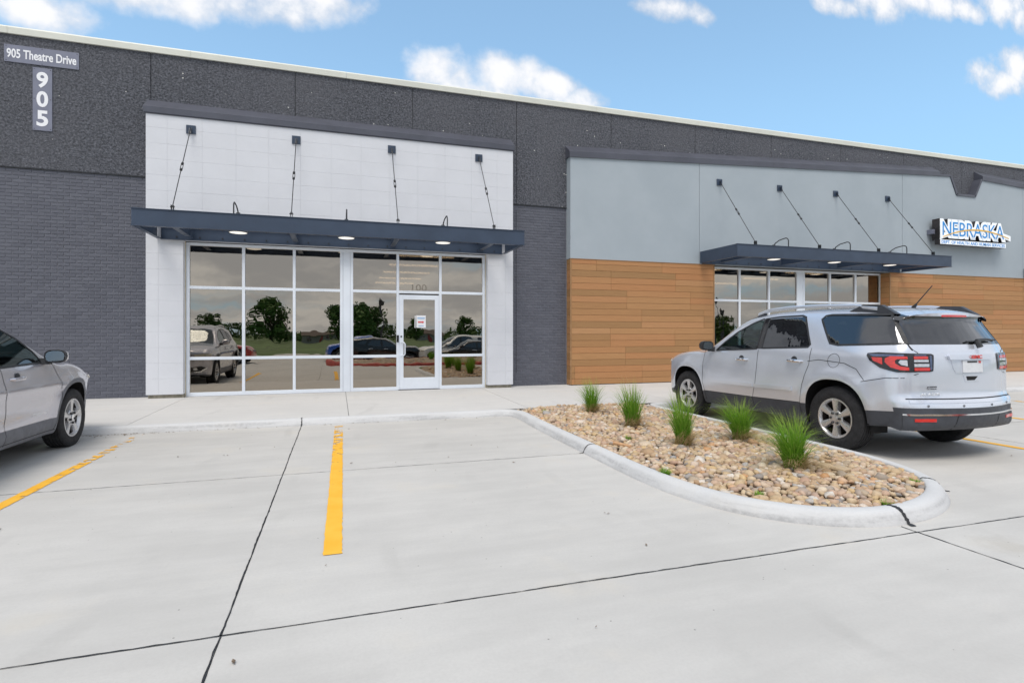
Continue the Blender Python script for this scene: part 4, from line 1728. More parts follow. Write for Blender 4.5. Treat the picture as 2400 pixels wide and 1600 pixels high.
clump_lab = ['green ornamental grass clump at the head of the stone bed, nearest the sidewalk',
             'upright ornamental grass clump with dry stalks, second from the sidewalk in the stone bed',
             'tall slim ornamental grass clump in the stone bed, hiding the front wheel of the silver car',
             'bushy ornamental grass clump in the stone bed beside the silver car door sills',
             'large spreading ornamental grass clump nearest the rounded nose of the stone bed']
for k, ((x, y), h, sp, lean) in enumerate(zip(clump_spots, (0.62, 0.68, 0.70, 0.60, 0.62), (0.32, 0.27, 0.24, 0.42, 0.44), ((-0.05, 0), (-.06, -.02), (-.05, 0), (-.07, .03), (-.08, .04)))):
    rg = random.Random(100 + k)
    g = thing('ornamental_grass', clump_lab[k], 'plant', (x, y, bedz(x, y)), 'ornamental grasses in the stone bed')
    o = blades('green_blades', M['grass'], g, blade_set(rg, (360, 430, 470, 560, 600)[k], h, sp, (.07, .07, .065, .085, .09)[k], lean, 0.0066, seg=6, flop=(.9, .8, .9, 1.2, 1.25)[k]))
    o['kind'] = 'stuff'
    o = blades('dry_blades', M['dry'], g, blade_set(rg, 320, h * 0.40, sp * 1.0, 0.10, (0.05, -0.16), 0.0055, flop=1.7))
    o['kind'] = 'stuff'
    if k == 1:
        o = blades('dry_stalks', M['dry'], g, blade_set(rg, 14, h * 1.18, 0.18, 0.05, (-0.15, 0), 0.0045))
        o['kind'] = 'stuff'
tufts = [((2.97, 4.55), 0.09, 0.07, 160, 'small green weed tuft against the kerb of the stone bed, by its long straight side'),
         ((4.93, 3.62), 0.06, 0.06, 90, 'small weed tuft at the bed nose on the silver car side'),
         ((4.12, 3.24), 0.05, 0.05, 70, 'tiny weed tuft beside the black kerb crack at the nose of the bed'),
         ((3.26, 8.55), 0.13, 0.05, 30, 'thin sparse weed tuft at the sidewalk corner of the stone bed'),
         ((3.32, 3.72), 0.05, 0.05, 60, 'tiny weed tuft among stones where the bed begins to curve'),
         ((3.42, 6.05), 0.07, 0.07, 40, 'sparse weed tuft among stones between the second and third grass clumps')]
for k, ((x, y), h, sp, n, lab) in enumerate(tufts):
    g = thing('weed_tuft', lab, 'weed', (x, y, bedz(x, y) + 0.01))
    o = blades('green_blades', M['grass'], g, blade_set(random.Random(300 + k), n, h, sp, 0.035, (0, 0), 0.005, seg=3))
    o['kind'] = 'stuff'

# ---- bits of grit and leaf blown against the kerb
rg = random.Random(909)
s = MB()
for _ in range(150):
    if rg.random() < 0.6:
        x, y = rg.uniform(-3.6, 2.6), 9.03 - abs(rg.gauss(0, .05))
        if x > -1.5 and rg.random() < 0.7:
            x = rg.uniform(-3.6, -2.4)
    else:
        x, y = rg.uniform(-4, 9), rg.uniform(2.4, 8.8)
        if 2.6 < x < 5.9:
            continue
    r_ = rg.uniform(.004, .013)
    a = rg.uniform(0, 6)
    q = [(x + r_ * math.cos(a + k * 1.57) * (1.8 if k % 2 else .7), y + r_ * math.sin(a + k * 1.57) * (1.8 if k % 2 else .7), .006 + rg.uniform(0, .006)) for k in range(4)]
    s.add(q + [(x, y, .014)], [(0, 1, 4), (1, 2, 4), (2, 3, 4), (3, 0, 4)])
gr_ = s.build('grit', M['soil'], kind='stuff')
gr_['label'] = 'grit and leaf scraps scattered on the concrete'
gr_['category'] = 'litter'
# ================================================================== cars
def lerp_tab(tab, z):
    if z <= tab[0][0]:
        return tab[0][1]
    for (a, va), (c_, vc) in zip(tab, tab[1:]):
        if z <= c_:
            t_ = (z - a) / (c_ - a)
            return va + (vc - va) * t_
    return tab[-1][1]


def smooth_tab(tab, z, h=0.035):
    return sum(lerp_tab(tab, z + k * h) for k in (-1, 0, 1)) / 3


class CarShape:
    """A car body from its side silhouette: a crowned cap strip round the outline, a rounded shoulder, and a side skin.
    u runs forward, z up, x sideways (half is built, then mirrored)."""

    def __init__(s, sil, width, arches, plan, step=0.05, feat=None, it=2):
        s.wt, s.arches, s.plan, s.feat = width, arches, plan, feat
        pts = chaikin(sil, it, closed=True)
        pts = pts + [pts[0]]
        s.P = s._resample(pts, step)
        n = len(s.P)
        s.N = []
        for i in range(n):
            a, c_ = s.P[i - 1], s.P[(i + 1) % n]
            d = Vector((c_[0] - a[0], c_[1] - a[1])).normalized()
            s.N.append((-d.y, d.x))                # outline runs rear > roof > nose (clockwise seen with nose right): outward is left
        # outline clockwise? make sure normals point outwards
        area = sum(s.P[i][0] * s.P[(i + 1) % n][1] - s.P[(i + 1) % n][0] * s.P[i][1] for i in range(n))
        if area > 0:
            s.N = [(-a, -b_) for a, b_ in s.N]
        # at the ends the shoulder draws in horizontally (5th value = 1), elsewhere along the outline's normal
        um = 0.5 * (min(p[0] for p in s.P) + max(p[0] for p in s.P))
        s.C = []
        for p, nn in zip(s.P, s.N):
            h_ = p[4] if len(p) > 4 else 0.0
            v = Vector(nn) * (1 - h_) + Vector((1 if p[0] > um else -1, 0)) * h_
            v.normalize()
            s.C.append((v.x, v.y))
        s.E = [(p[0] - nn[0] * p[2], p[1] - nn[1] * p[2]) for p, nn in zip(s.P, s.C)]
        s.I = [(p[0] - nn[0] * (p[2] + p[3]), p[1] - nn[1] * (p[2] + p[3])) for p, nn in zip(s.P, s.C)]

    @staticmethod
    def _resample(pts, step):
        out = [pts[0]]
        acc = 0.0
        for p, q in zip(pts, pts[1:]):
            L = math.dist(p[:2], q[:2])
            if L < 1e-9:
                continue
            d = step - acc
            while d <= L:
                t_ = d / L
                out.append(tuple(a + (c_ - a) * t_ for a, c_ in zip(p, q)))
                d += step
            acc = L - (d - step)
        if math.dist(out[-1][:2], out[0][:2]) < step * 0.5:
            out.pop()
        return out

    def W(s, u, z):
        w = smooth_tab(s.wt, z)
        (uf, af), (ur, ar) = s.plan
        if u > uf:
            w -= af * (u - uf) ** 2
        if u < ur:
            w -= ar * (ur - u) ** 2
        for (au, az, a, b_) in s.arches:                 # soft flare round the wheel openings
            q = math.hypot((u - au) / (a + 0.05), (z - az) / (b_ + 0.05))
            if z < az + b_ + 0.25:
                w += 0.022 * math.exp(-((q - 1.0) / 0.16) ** 2)
        if s.feat:
            w += s.feat(u, z)
        return w

    def X(s, u, z):
        """half width on the finished skin, rounded corners included"""
        w = s.W(u, z)
        for rear in (True, False):
            i = s.at_z(z, rear)
            P, N = s.frame(i)
            if abs(N.x) < 0.6:
                continue
            d = (u - (P[0] - N.x * P[2])) * (1 if rear else -1)
            if d < P[3]:
                d = max(d, 0.0)
                w = w - P[3] + math.sqrt(max(0.0, P[3] ** 2 - (P[3] - d) ** 2))
        return w

    def frame(s, i):
        n = len(s.P)
        i0 = int(math.floor(i)) % n
        i1 = (i0 + 1) % n
        t_ = i - math.floor(i)
        P = [a + (c_ - a) * t_ for a, c_ in zip(s.P[i0], s.P[i1])]
        N = Vector((s.C[i0][0] * (1 - t_) + s.C[i1][0] * t_, s.C[i0][1] * (1 - t_) + s.C[i1][1] * t_)).normalized()
        return P, N

    def surf(s, i, t):
        """point at outline index i, girth t measured from the centre line out and round the shoulder"""
        P, N = s.frame(i)
        c_, r_ = P[2], P[3]
        eu, ez = P[0] - N.x * c_, P[1] - N.y * c_
        wc = s.W(eu, ez) - r_
        if t <= wc:
            k = c_ * (t / wc) ** 2
            return Vector((t, P[0] - N.x * k, P[1] - N.y * k))
        th = (t - wc) / max(r_, 1e-6)
        if th <= math.pi / 2:
            d = r_ * (1 - math.cos(th))
            u, z = eu - N.x * d, ez - N.y * d
            return Vector((s.W(u, z) - r_ + r_ * math.sin(th), u, z))
        d = r_ + (t - wc - r_ * math.pi / 2)
        u, z = eu - N.x * d, ez - N.y * d
        return Vector((s.W(u, z), u, z))

    def girth_corner(s, i):
        P, N = s.frame(i)
        eu, ez = P[0] - N.x * P[2], P[1] - N.y * P[2]
        return s.W(eu, ez) - P[3], P[3]

    def at_z(s, z, rear=True):
        """outline index where the rear (or front) end crosses height z"""
        n = len(s.P)
        best_, bi = None, 0
        mid = 0.5 * (min(p[0] for p in s.P) + max(p[0] for p in s.P))
        for i in range(n):
            a, c_ = s.P[i], s.P[(i + 1) % n]
            if (a[1] - z) * (c_[1] - z) <= 0 and a[1] != c_[1]:
                u = a[0]
                if (rear and u < mid and (best_ is None or u < best_)) or (not rear and u > mid and (best_ is None or u > best_)):
                    best_ = u
                    bi = i + (z - a[1]) / (c_[1] - a[1])
        return bi


def poly_in(poly, u, z):
    return inside(poly, u, z)


def super_arch(au, az, a, b_, n=28, e=2.5, drop=0.45):
    pts = []
    for k in range(n + 1):
        th = math.pi * k / n
        cx_, sx_ = math.cos(th), math.sin(th)
        pts.append((au + a * math.copysign(abs(cx_) ** (2 / e), cx_), az + b_ * abs(sx_) ** (2 / e)))
    return [(au + a, az - drop)] + pts + [(au - a, az - drop)]


def half_to_full(vs, fs, keep_side=None):
    """mirror x"""
    n = len(vs)
    v2 = vs + [(-v[0], v[1], v[2]) for v in vs]
    f2 = fs + [tuple(i + n for i in f)[::-1] for f in fs]
    return v2, f2


def build_body(S, regions, capregions, grid=0.055, capfr=(0, .18, .36, .54, .70, .84, .93, 1.0), arch_e=2.5):
    """returns {region name: (verts, faces) for the +x half}. regions: [(name, polygon in u,z)], first match wins, else 'body'."""
    bags = {}

    def put(nm, pts):
        vs, fs = bags.setdefault(nm, ([], []))
        o = len(vs)
        vs.extend([tuple(p) for p in pts])
        fs.append(tuple(range(o, o + len(pts))))
    arch = [super_arch(*a, e=arch_e) for a in S.arches]

    def region(u, z):
        for nm, poly in regions:
            if poly_in(poly, u, z):
                return nm
        return 'body'
    n = len(S.P)
    zmin = min(p[1] for p in S.P)
    # cap strip
    cols = []
    for i in range(n):
        P, N = S.frame(i)
        wc, r_ = S.girth_corner(i)
        col = [S.surf(i, wc * f) for f in capfr]
        ths = [math.pi / 2 * k / 5 for k in range(1, 6)]
        col2 = [S.surf(i, wc + r_ * th - 1e-9) for th in ths]
        cols.append((col, col2))
    for i in range(n):
        j_ = (i + 1) % n
        a, c_ = cols[i], cols[j_]
        pm = ((S.P[i][0] + S.P[j_][0]) / 2, (S.P[i][1] + S.P[j_][1]) / 2)
        bottom = S.N[i][1] < -0.75
        for k in range(len(capfr) - 1):
            q = [a[0][k], c_[0][k], c_[0][k + 1], a[0][k + 1]]
            fm = (capfr[k] + capfr[k + 1]) / 2
            if bottom and fm > 0.55:
                cu = sum(p[1] for p in q) / 4
                if any(abs(cu - ar[0]) < ar[2] + 0.05 for ar in S.arches):
                    continue
            nm = 'underbody' if bottom else capregions(pm[0], pm[1], fm)
            put(nm, q)
        seq1 = [a[0][-1]] + a[1]
        seq2 = [c_[0][-1]] + c_[1]
        for k in range(5):
            q = [seq1[k], seq2[k], seq2[k + 1], seq1[k + 1]]
            cu, cz = sum(p[1] for p in q) / 4, sum(p[2] for p in q) / 4
            if any(poly_in(ar, cu, cz) for ar in arch):
                continue
            nm = region(cu, cz)
            if nm == 'window_quarter':
                nm = 'rear_window'
            elif nm.startswith('door') or nm.startswith('window'):
                nm = 'body'
            cr = capregions(pm[0], pm[1], 1.05)
            if cr != 'body' and nm == 'body':
                nm = cr
            put(nm, q)
    # side skin
    I = S.I
    ptsv = [Vector(p) for p in I]
    edges_ = [(i, (i + 1) % n) for i in range(n)]

    def addpoly(poly, closed=True, step=0.05):
        dense = []
        m_ = len(poly)
        for i in range(m_ if closed else m_ - 1):
            p, q = poly[i], poly[(i + 1) % m_]
            k = max(1, int(math.dist(p, q) / step))
            for t_ in range(k):
                dense.append((p[0] + (q[0] - p[0]) * t_ / k, p[1] + (q[1] - p[1]) * t_ / k))
        if not closed:
            dense.append(poly[-1])
        o = len(ptsv)
        ptsv.extend(Vector(p) for p in dense)
        for i in range(len(dense) - (0 if closed else 1)):
            edges_.append((o + i, o + (i + 1) % len(dense)))
    for ar in arch:
        addpoly(ar)
    for nm, poly in regions:
        if nm != 'never':
            addpoly(poly)
    umin, umax = min(p[0] for p in I), max(p[0] for p in I)
    zmx = max(p[1] for p in I)
    u = umin
    while u < umax:
        z = zmin
        while z < zmx:
            if poly_in(I, u, z):
                ptsv.append(Vector((u, z)))
            z += grid
        u += grid
    ov, oe, of, *_ = delaunay_2d_cdt(ptsv, edges_, [], 0, 1e-4)
    ys = [S.W(p.x, p.y) for p in ov]
    for f in of:
        cu, cz = sum(ov[i].x for i in f) / len(f), sum(ov[i].y for i in f) / len(f)
        if not poly_in(I, cu, cz) or any(poly_in(ar, cu, cz) for ar in arch):
            continue
        tri = [Vector((ys[i], ov[i].x, ov[i].y)) for i in f]
        put(region(cu, cz), tri)
    return bags


def bag_mesh(name, bag, mats, both=True, smooth=True, side=1, angle=50):
    vs, fs = bag
    if both:
        vs, fs = half_to_full(vs, fs)
    elif side < 0:
        vs = [(-v[0], v[1], v[2]) for v in vs]
        fs = [f[::-1] for f in fs]
    me_ = bpy.data.meshes.new(name)
    me_.from_pydata([tuple(v) for v in vs], [], fs)
    bm = bmesh.new()
    bm.from_mesh(me_)
    bmesh.ops.remove_doubles(bm, verts=bm.verts[:], dist=0.0008)
    bmesh.ops.recalc_face_normals(bm, faces=bm.faces[:])
    bm.to_mesh(me_)
    bm.free()
    for m_ in (mats if isinstance(mats, (list, tuple)) else [mats]):
        me_.materials.append(m_)
    if smooth:
        me_.polygons.foreach_set('use_smooth', [True] * len(me_.polygons))
        me_.set_sharp_from_angle(angle=R(angle))
    me_.update()
    return me_


def side_strip(S, poly, w, lift=0.003, closed=False, step=0.04, side=1, thick=0.0):
    """thin strip following the side skin along a (u,z) line"""
    dense = []
    m_ = len(poly)
    for i in range(m_ if closed else m_ - 1):
        p, q = poly[i], poly[(i + 1) % m_]
        k = max(1, int(math.dist(p, q) / step))
        for t_ in range(k):
            dense.append((p[0] + (q[0] - p[0]) * t_ / k, p[1] + (q[1] - p[1]) * t_ / k))
    if not closed:
        dense.append(poly[-1])
    vs, fs = [], []
    n = len(dense)
    for i, p in enumerate(dense):
        a = dense[i - 1] if (closed or i) else dense[0]
        c_ = dense[(i + 1) % n] if (closed or i < n - 1) else dense[-1]
        d = Vector((c_[0] - a[0], c_[1] - a[1])).normalized()
        nn = (-d.y * w / 2, d.x * w / 2)
        for sg in (1, -1):
            u, z = p[0] + nn[0] * sg, p[1] + nn[1] * sg
            vs.append((side * (S.X(u, z) + lift), u, z))
    for i in range(n if closed else n - 1):
        j_ = (i + 1) % n
        fs.append((2 * i, 2 * j_, 2 * j_ + 1, 2 * i + 1))
    if thick:
        o = len(vs)
        vs += [(v[0] - side * thick, v[1], v[2]) for v in vs]
        for i in range(n if closed else n - 1):
            j_ = (i + 1) % n
            fs += [(2 * i, 2 * i + o, 2 * j_ + o, 2 * j_), (2 * i + 1, 2 * j_ + 1, 2 * j_ + 1 + o, 2 * i + 1 + o)]
        if not closed:
            fs += [(0, 1, 1 + o, o), (2 * n - 2, 2 * n - 2 + o, 2 * n - 1 + o, 2 * n - 1)]
    return vs, fs


def end_patch(S, poly, rear=True, lift=0.006, grid=0.03, side=1, depth=0.012):
    """patch wrapped on the front or rear end: polygon in (girth t, height z); t runs from the centre line out and round the corner"""
    ptsv, edges_ = [], []
    m_ = len(poly)
    dense = []
    for i in range(m_):
        p, q = poly[i], poly[(i + 1) % m_]
        k = max(1, int(math.dist(p, q) / grid))
        for t_ in range(k):
            dense.append((p[0] + (q[0] - p[0]) * t_ / k, p[1] + (q[1] - p[1]) * t_ / k))
    nb = len(dense)
    ptsv = [Vector(p) for p in dense]
    edges_ = [(i, (i + 1) % nb) for i in range(nb)]
    t0, t1 = min(p[0] for p in dense), max(p[0] for p in dense)
    z0, z1 = min(p[1] for p in dense), max(p[1] for p in dense)
    t_ = t0 + grid
    while t_ < t1:
        z = z0 + grid
        while z < z1:
            if poly_in(dense, t_, z):
                ptsv.append(Vector((t_, z)))
            z += grid
        t_ += grid
    ov, oe, of, *_ = delaunay_2d_cdt(ptsv, edges_, [], 0, 1e-5)

    def pt(t_, z, l):
        i = S.at_z(z, rear)
        sgn = -1 if t_ < 0 else 1
        ta = abs(t_)
        p = S.surf(i, ta)
        e = 0.01
        du = S.surf(i + 0.15, ta) - S.surf(i - 0.15, ta)
        dt = S.surf(i, ta + e) - S.surf(i, max(0, ta - e))
        nn = du.cross(dt)
        if nn.length < 1e-9:
            nn = Vector((0, -1 if rear else 1, 0))
        nn.normalize()
        c0 = Vector((0, 0, p.z))
        if nn.dot(Vector((p.x * 0.5, p.y, 0))) < 0:
            nn = -nn
        p = p + nn * l
        return (side * sgn * p.x, p.y, p.z)
    vs = [pt(p.x, p.y, lift) for p in ov]
    fs = []
    for f in of:
        cu, cz = sum(ov[i].x for i in f) / len(f), sum(ov[i].y for i in f) / len(f)
        if poly_in(dense, cu, cz):
            fs.append(tuple(f))
    # skirt back to the skin
    o = len(vs)
    base = [pt(p[0], p[1], lift - depth) for p in dense]
    top = [pt(p[0], p[1], lift) for p in dense]
    vs += top + base
    for i in range(nb):
        j_ = (i + 1) % nb
        fs.append((o + i, o + j_, o + nb + j_, o + nb + i))
    return vs, fs


def mesh_vf(name, vf, mat, smooth=True, angle=40):
    me_ = bpy.data.meshes.new(name)
    me_.from_pydata([tuple(v) for v in vf[0]], [], vf[1])
    bm = bmesh.new()
    bm.from_mesh(me_)
    bmesh.ops.remove_doubles(bm, verts=bm.verts[:], dist=0.0004)
    bmesh.ops.recalc_face_normals(bm, faces=bm.faces[:])
    bm.to_mesh(me_)
    bm.free()
    me_.materials.append(mat)
    if smooth:
        me_.polygons.foreach_set('use_smooth', [True] * len(me_.polygons))
        me_.set_sharp_from_angle(angle=R(angle))
    me_.update()
    return me_


def join_vf(*vfs):
    vs, fs = [], []
    for v, f in vfs:
        o = len(vs)
        vs += list(v)
        fs += [tuple(i + o for i in q) for q in f]
    return vs, fs


def wheel_meshes(Rt, Rr, wid, style, detail=True):
    """tyre, rim, hub, nuts about the x axis, outer face towards +x"""
    h = wid / 2
    out = {}
    s = MB()
    prof = [(h * 0.72, Rr + 0.004), (h * 0.90, Rr + 0.012), (h * 0.99, Rr + (Rt - Rr) * 0.30), (h * 1.0, Rr + (Rt - Rr) * 0.50), (h * 0.985, Rr + (Rt - Rr) * 0.52),
            (h * 0.97, Rr + (Rt - Rr) * 0.75), (h * 0.90, Rt - 0.018), (h * 0.80, Rt - 0.004)]
    gs = [0.62, 0.30, 0.0, -0.30, -0.62]
    for g_ in gs:
        prof += [(h * (g_ + 0.05), Rt), (h * (g_ + 0.04), Rt - 0.008), (h * (g_ - 0.04), Rt - 0.008), (h * (g_ - 0.05), Rt)]
    prof += [(-h * 0.80, Rt - 0.004), (-h * 0.95, Rt - 0.03), (-h, Rr + (Rt - Rr) * 0.4), (-h * 0.8, Rr + .004)]
    s.lathe(prof, 56 if detail else 28, 'x')
    if detail:                                        # tread blocks on the shoulder
        for k in range(70):
            a = 2 * math.pi * k / 70
            for sg in (1, -1):
                c0, s0 = math.cos(a), math.sin(a)
                tng = Vector((0, -s0, c0))
                rad = Vector((0, c0, s0))
                ax = Vector((1, 0, 0))
                c1 = rad * (Rt - 0.006) + ax * (sg * h * 0.80)
                q = []
                for (e1, e2, e3) in ((-1, -1, 0), (1, -1, 0), (1, 1, 0), (-1, 1, 0), (-1, -1, 1), (1, -1, 1), (1, 1, 1), (-1, 1, 1)):
                    q.append(c1 + tng * e1 * 0.010 + ax * e2 * h * 0.10 + rad * (0.0055 * e3 - 0.004 - (0.006 if e2 * sg > 0 else 0)))
                s.add(q, [(4, 5, 6, 7), (0, 1, 5, 4), (1, 2, 6, 5), (2, 3, 7, 6), (3, 0, 4, 7)])
    out['tyre'] = s.mesh('tyre', M['rubber'], smooth=True, angle=35)
    # barrel and lip
    s = MB()
    s.lathe([(h * 0.80, Rr + 0.008), (h * 0.90, Rr + 0.006), (h * 0.90, Rr - 0.010), (h * 0.80, Rr - 0.020), (h * 0.60, Rr - 0.028)], 48, 'x')
    if style == 'six':
        ns, pairs = 6, [(-0.0, 0.080, 0.092)]
    elif style == 'five':
        ns, pairs = 5, [(0.0, 0.05, 0.075)]
    else:
        ns, pairs = 10, [(0.0, 0.030, 0.035)]
    xo = h * 0.70
    for k in range(ns):
        a0 = 2 * math.pi * k / ns + (math.pi / 2)
        for (da, w0, w1) in pairs:
            a = a0 + da
            rad = Vector((0, math.cos(a), math.sin(a)))
            tng = Vector((0, -math.sin(a), math.cos(a)))
            ax = Vector((1, 0, 0))
            rr = [0.05, 0.10, Rr * 0.62, Rr - 0.012]
            ww = [w0 * 0.62, w0 * 0.66, w0 * 0.82, w1]
            if style == 'five':
                ww = [0.075 * .5, 0.055, 0.058, 0.082]
            xs = [xo + 0.006, xo + 0.010, xo + 0.012, xo + 0.016]
            rings = []
            for r0, w_, x_ in zip(rr, ww, xs):
                c1 = rad * r0 + ax * x_
                hw = w_ / 2
                rings.append([c1 - tng * (hw + 0.008) - ax * 0.045, c1 - tng * hw, c1 - tng * hw * 0.55 + ax * 0.004, c1 + tng * hw * 0.55 + ax * 0.004, c1 + tng * hw, c1 + tng * (hw + 0.008) - ax * 0.045])
            q = [p for rg in rings for p in rg]
            fs_ = []
            for i in range(3):
                for j_ in range(5):
                    fs_.append((i * 6 + j_, i * 6 + j_ + 1, (i + 1) * 6 + j_ + 1, (i + 1) * 6 + j_))
            s.add(q, fs_)
    s.lathe([(xo + 0.0, 0.098), (xo + 0.010, 0.092), (xo + 0.014, 0.06), (xo + 0.014, 0.0)], 24, 'x')
    me_ = s.mesh('rim', M['rim'], smooth=True, angle=32)
    bm = bmesh.new()
    bm.from_mesh(me_)
    bmesh.ops.recalc_face_normals(bm, faces=bm.faces[:])
    bm.to_mesh(me_)
    bm.free()
    me_.polygons.foreach_set('use_smooth', [True] * len(me_.polygons))
    me_.set_sharp_from_angle(angle=R(32))
    out['rim'] = me_
    s = MB()
    s.lathe([(h * 0.6, Rr - 0.024), (h * 0.2, Rr - 0.035), (-h * 0.3, Rr - 0.035), (-h * 0.32, 0.10), (-h * 0.3, 0.09), (-h * 0.3, 0.0)], 32, 'x')
    s.lathe([(0.005, 0.0), (0.005, Rr * 0.72), (-0.015, Rr * 0.72)], 32, 'x')
    out['hub'] = s.mesh('wheel', M['brake'], smooth=True, angle=40)
    s = MB()
    nn_ = 6 if style == 'six' else 5
    for k in range(nn_):
        a = 2 * math.pi * (k + 0.5) / nn_ + math.pi / 2
        y_, z_ = 0.064 * math.cos(a), 0.064 * math.sin(a)
        s.lathe([(xo + 0.010, 0.0165), (xo + 0.030, 0.0145), (xo + 0.036, 0.009), (xo + 0.037, 0.0)], 10, 'x', (0, y_, z_))
    out['nuts'] = s.mesh('lug_nuts', M['gloss'], smooth=True, angle=40)
    s = MB()
    s.lathe([(xo + 0.012, 0.036), (xo + 0.022, 0.034), (xo + 0.024, 0.0)], 20, 'x')
    out['cap'] = s.mesh('hub_cap', M['chrome'] if style != 'six' else M['rim'], smooth=True, angle=40)
    return out


def add_wheels(root, wm, half, ax_f, ax_r, zc, Rt):
    for u in (ax_f, ax_r):
        for side in (1, -1):
            w = obj('wheel', wm['hub'], root, (side * half, u, zc))
            if side < 0:
                w.rotation_euler = (0, 0, math.pi)
            for nm in ('tyre', 'rim', 'nuts', 'cap'):
                o = obj({'nuts': 'lug_nuts', 'cap': 'hub_cap'}.get(nm, nm), wm[nm], w)
                if nm == 'nuts':
                    o['kind'] = 'stuff'


def wheel_wells(root, S, half):
    for (au, az, a, b_) in S.arches:
        for side in (1, -1):
            s = MB()
            prof = [(p[0], p[1]) for p in super_arch(au, az, a + 0.02, b_ + 0.02, n=16, drop=0.12)]
            vs, fs = [], []
            n = len(prof)
            for p in prof:
                xo = S.W(p[0], max(p[1], 0.3)) - 0.012
                vs += [(side * xo, p[0], p[1]), (side * (half - 0.33), p[0], p[1])]
            for i in range(n - 1):
                fs.append((2 * i, 2 * i + 2, 2 * i + 3, 2 * i + 1))
            fs.append([2 * i + 1 for i in range(n)])
            s.add(vs, fs)
            s.build('wheel_well', M['well'], root, smooth=False)


def seats(root, spots, z0):
    for (x, u, w, hb) in spots:
        s = MB()
        s.box(x - w / 2, x + w / 2, u - 0.25, u + 0.27, z0, z0 + 0.16, 0.05)
        s.prism([(u - 0.24, z0 + 0.12), (u - 0.10, z0 + 0.12), (u - 0.20, z0 + 0.12 + hb), (u - 0.30, z0 + 0.10 + hb)], x - w / 2 + 0.02, x + w / 2 - 0.02, 'x')
        nh = 1 if w < 0.7 else 2
        for k in range(nh):
            xc = x + (0 if nh == 1 else (k - 0.5) * w * 0.55)
            s.box(xc - 0.13, xc + 0.13, u - 0.33, u - 0.23, z0 + hb + 0.14, z0 + hb + 0.32, 0.035)
        s.build('seat', M['seat'], root, smooth=False)


def mirror(root, S, u, z, side, pm):
    """door mirror on a short arm: painted shell, glass facing back"""
    x0 = S.W(u, z)
    rings = []
    n = 14
    for (du, sc) in ((0.105, 0.35), (0.085, 0.72), (0.04, 0.96), (-0.03, 1.0), (-0.045, 0.97)):
        rg = []
        for k in range(n):
            a = 2 * math.pi * k / n
            ca, sa = math.cos(a), math.sin(a)
            ex = math.copysign(abs(ca) ** 0.7, ca) * 0.108 * sc
            ez = math.copysign(abs(sa) ** 0.7, sa) * 0.076 * sc
            rg.append((side * (x0 + 0.145 + ex), u + du - 0.02 * ex, z + 0.055 + ez + 0.02 * ex))
        rings.append(rg)
    vs = [p for rg in rings for p in rg]
    fs = []
    for i in range(len(rings) - 1):
        for k in range(n):
            fs.append((i * n + k, i * n + (k + 1) % n, (i + 1) * n + (k + 1) % n, (i + 1) * n + k))
    fs.append(tuple(range(n)))
    mo = obj('side_mirror', mesh_vf('side_mirror', (vs, fs), pm), root)
    s = MB()
    s.add(rings[-1], [tuple(range(n))])
    cxm = side * (x0 + 0.145)
    v2 = [((p[0] - cxm) * 0.86 + cxm, u - 0.047, (p[2] - z - 0.055) * 0.86 + z + 0.055) for p in rings[-1]]
    obj('mirror_glass', mesh_vf('mirror_glass', (v2, [tuple(range(n))]), M['mirrorglass'], smooth=False), mo)
    v3 = [((p[0] - cxm) * 1.04 + cxm, p[1] + 0.004, (p[2] - z - 0.055) * 1.04 + z + 0.055) for p in rings[-1]]
    v4 = [(p[0], p[1] + 0.028, p[2]) for p in v3]
    fr = [(k, (k + 1) % n, (k + 1) % n + n, k + n) for k in range(n)] + [tuple(range(n))]
    obj('mirror_bezel', mesh_vf('mirror_bezel', (v3 + v4, fr), M['trim']), mo)
    s = MB()
    s.prism([(u + 0.05, z - 0.035), (u - 0.03, z - 0.035), (u - 0.02, z + 0.035), (u + 0.06, z + 0.03)], side * (x0 - 0.03), side * (x0 + 0.08), 'x')
    s.build('mirror_arm', M['trim'], mo)
    return mo


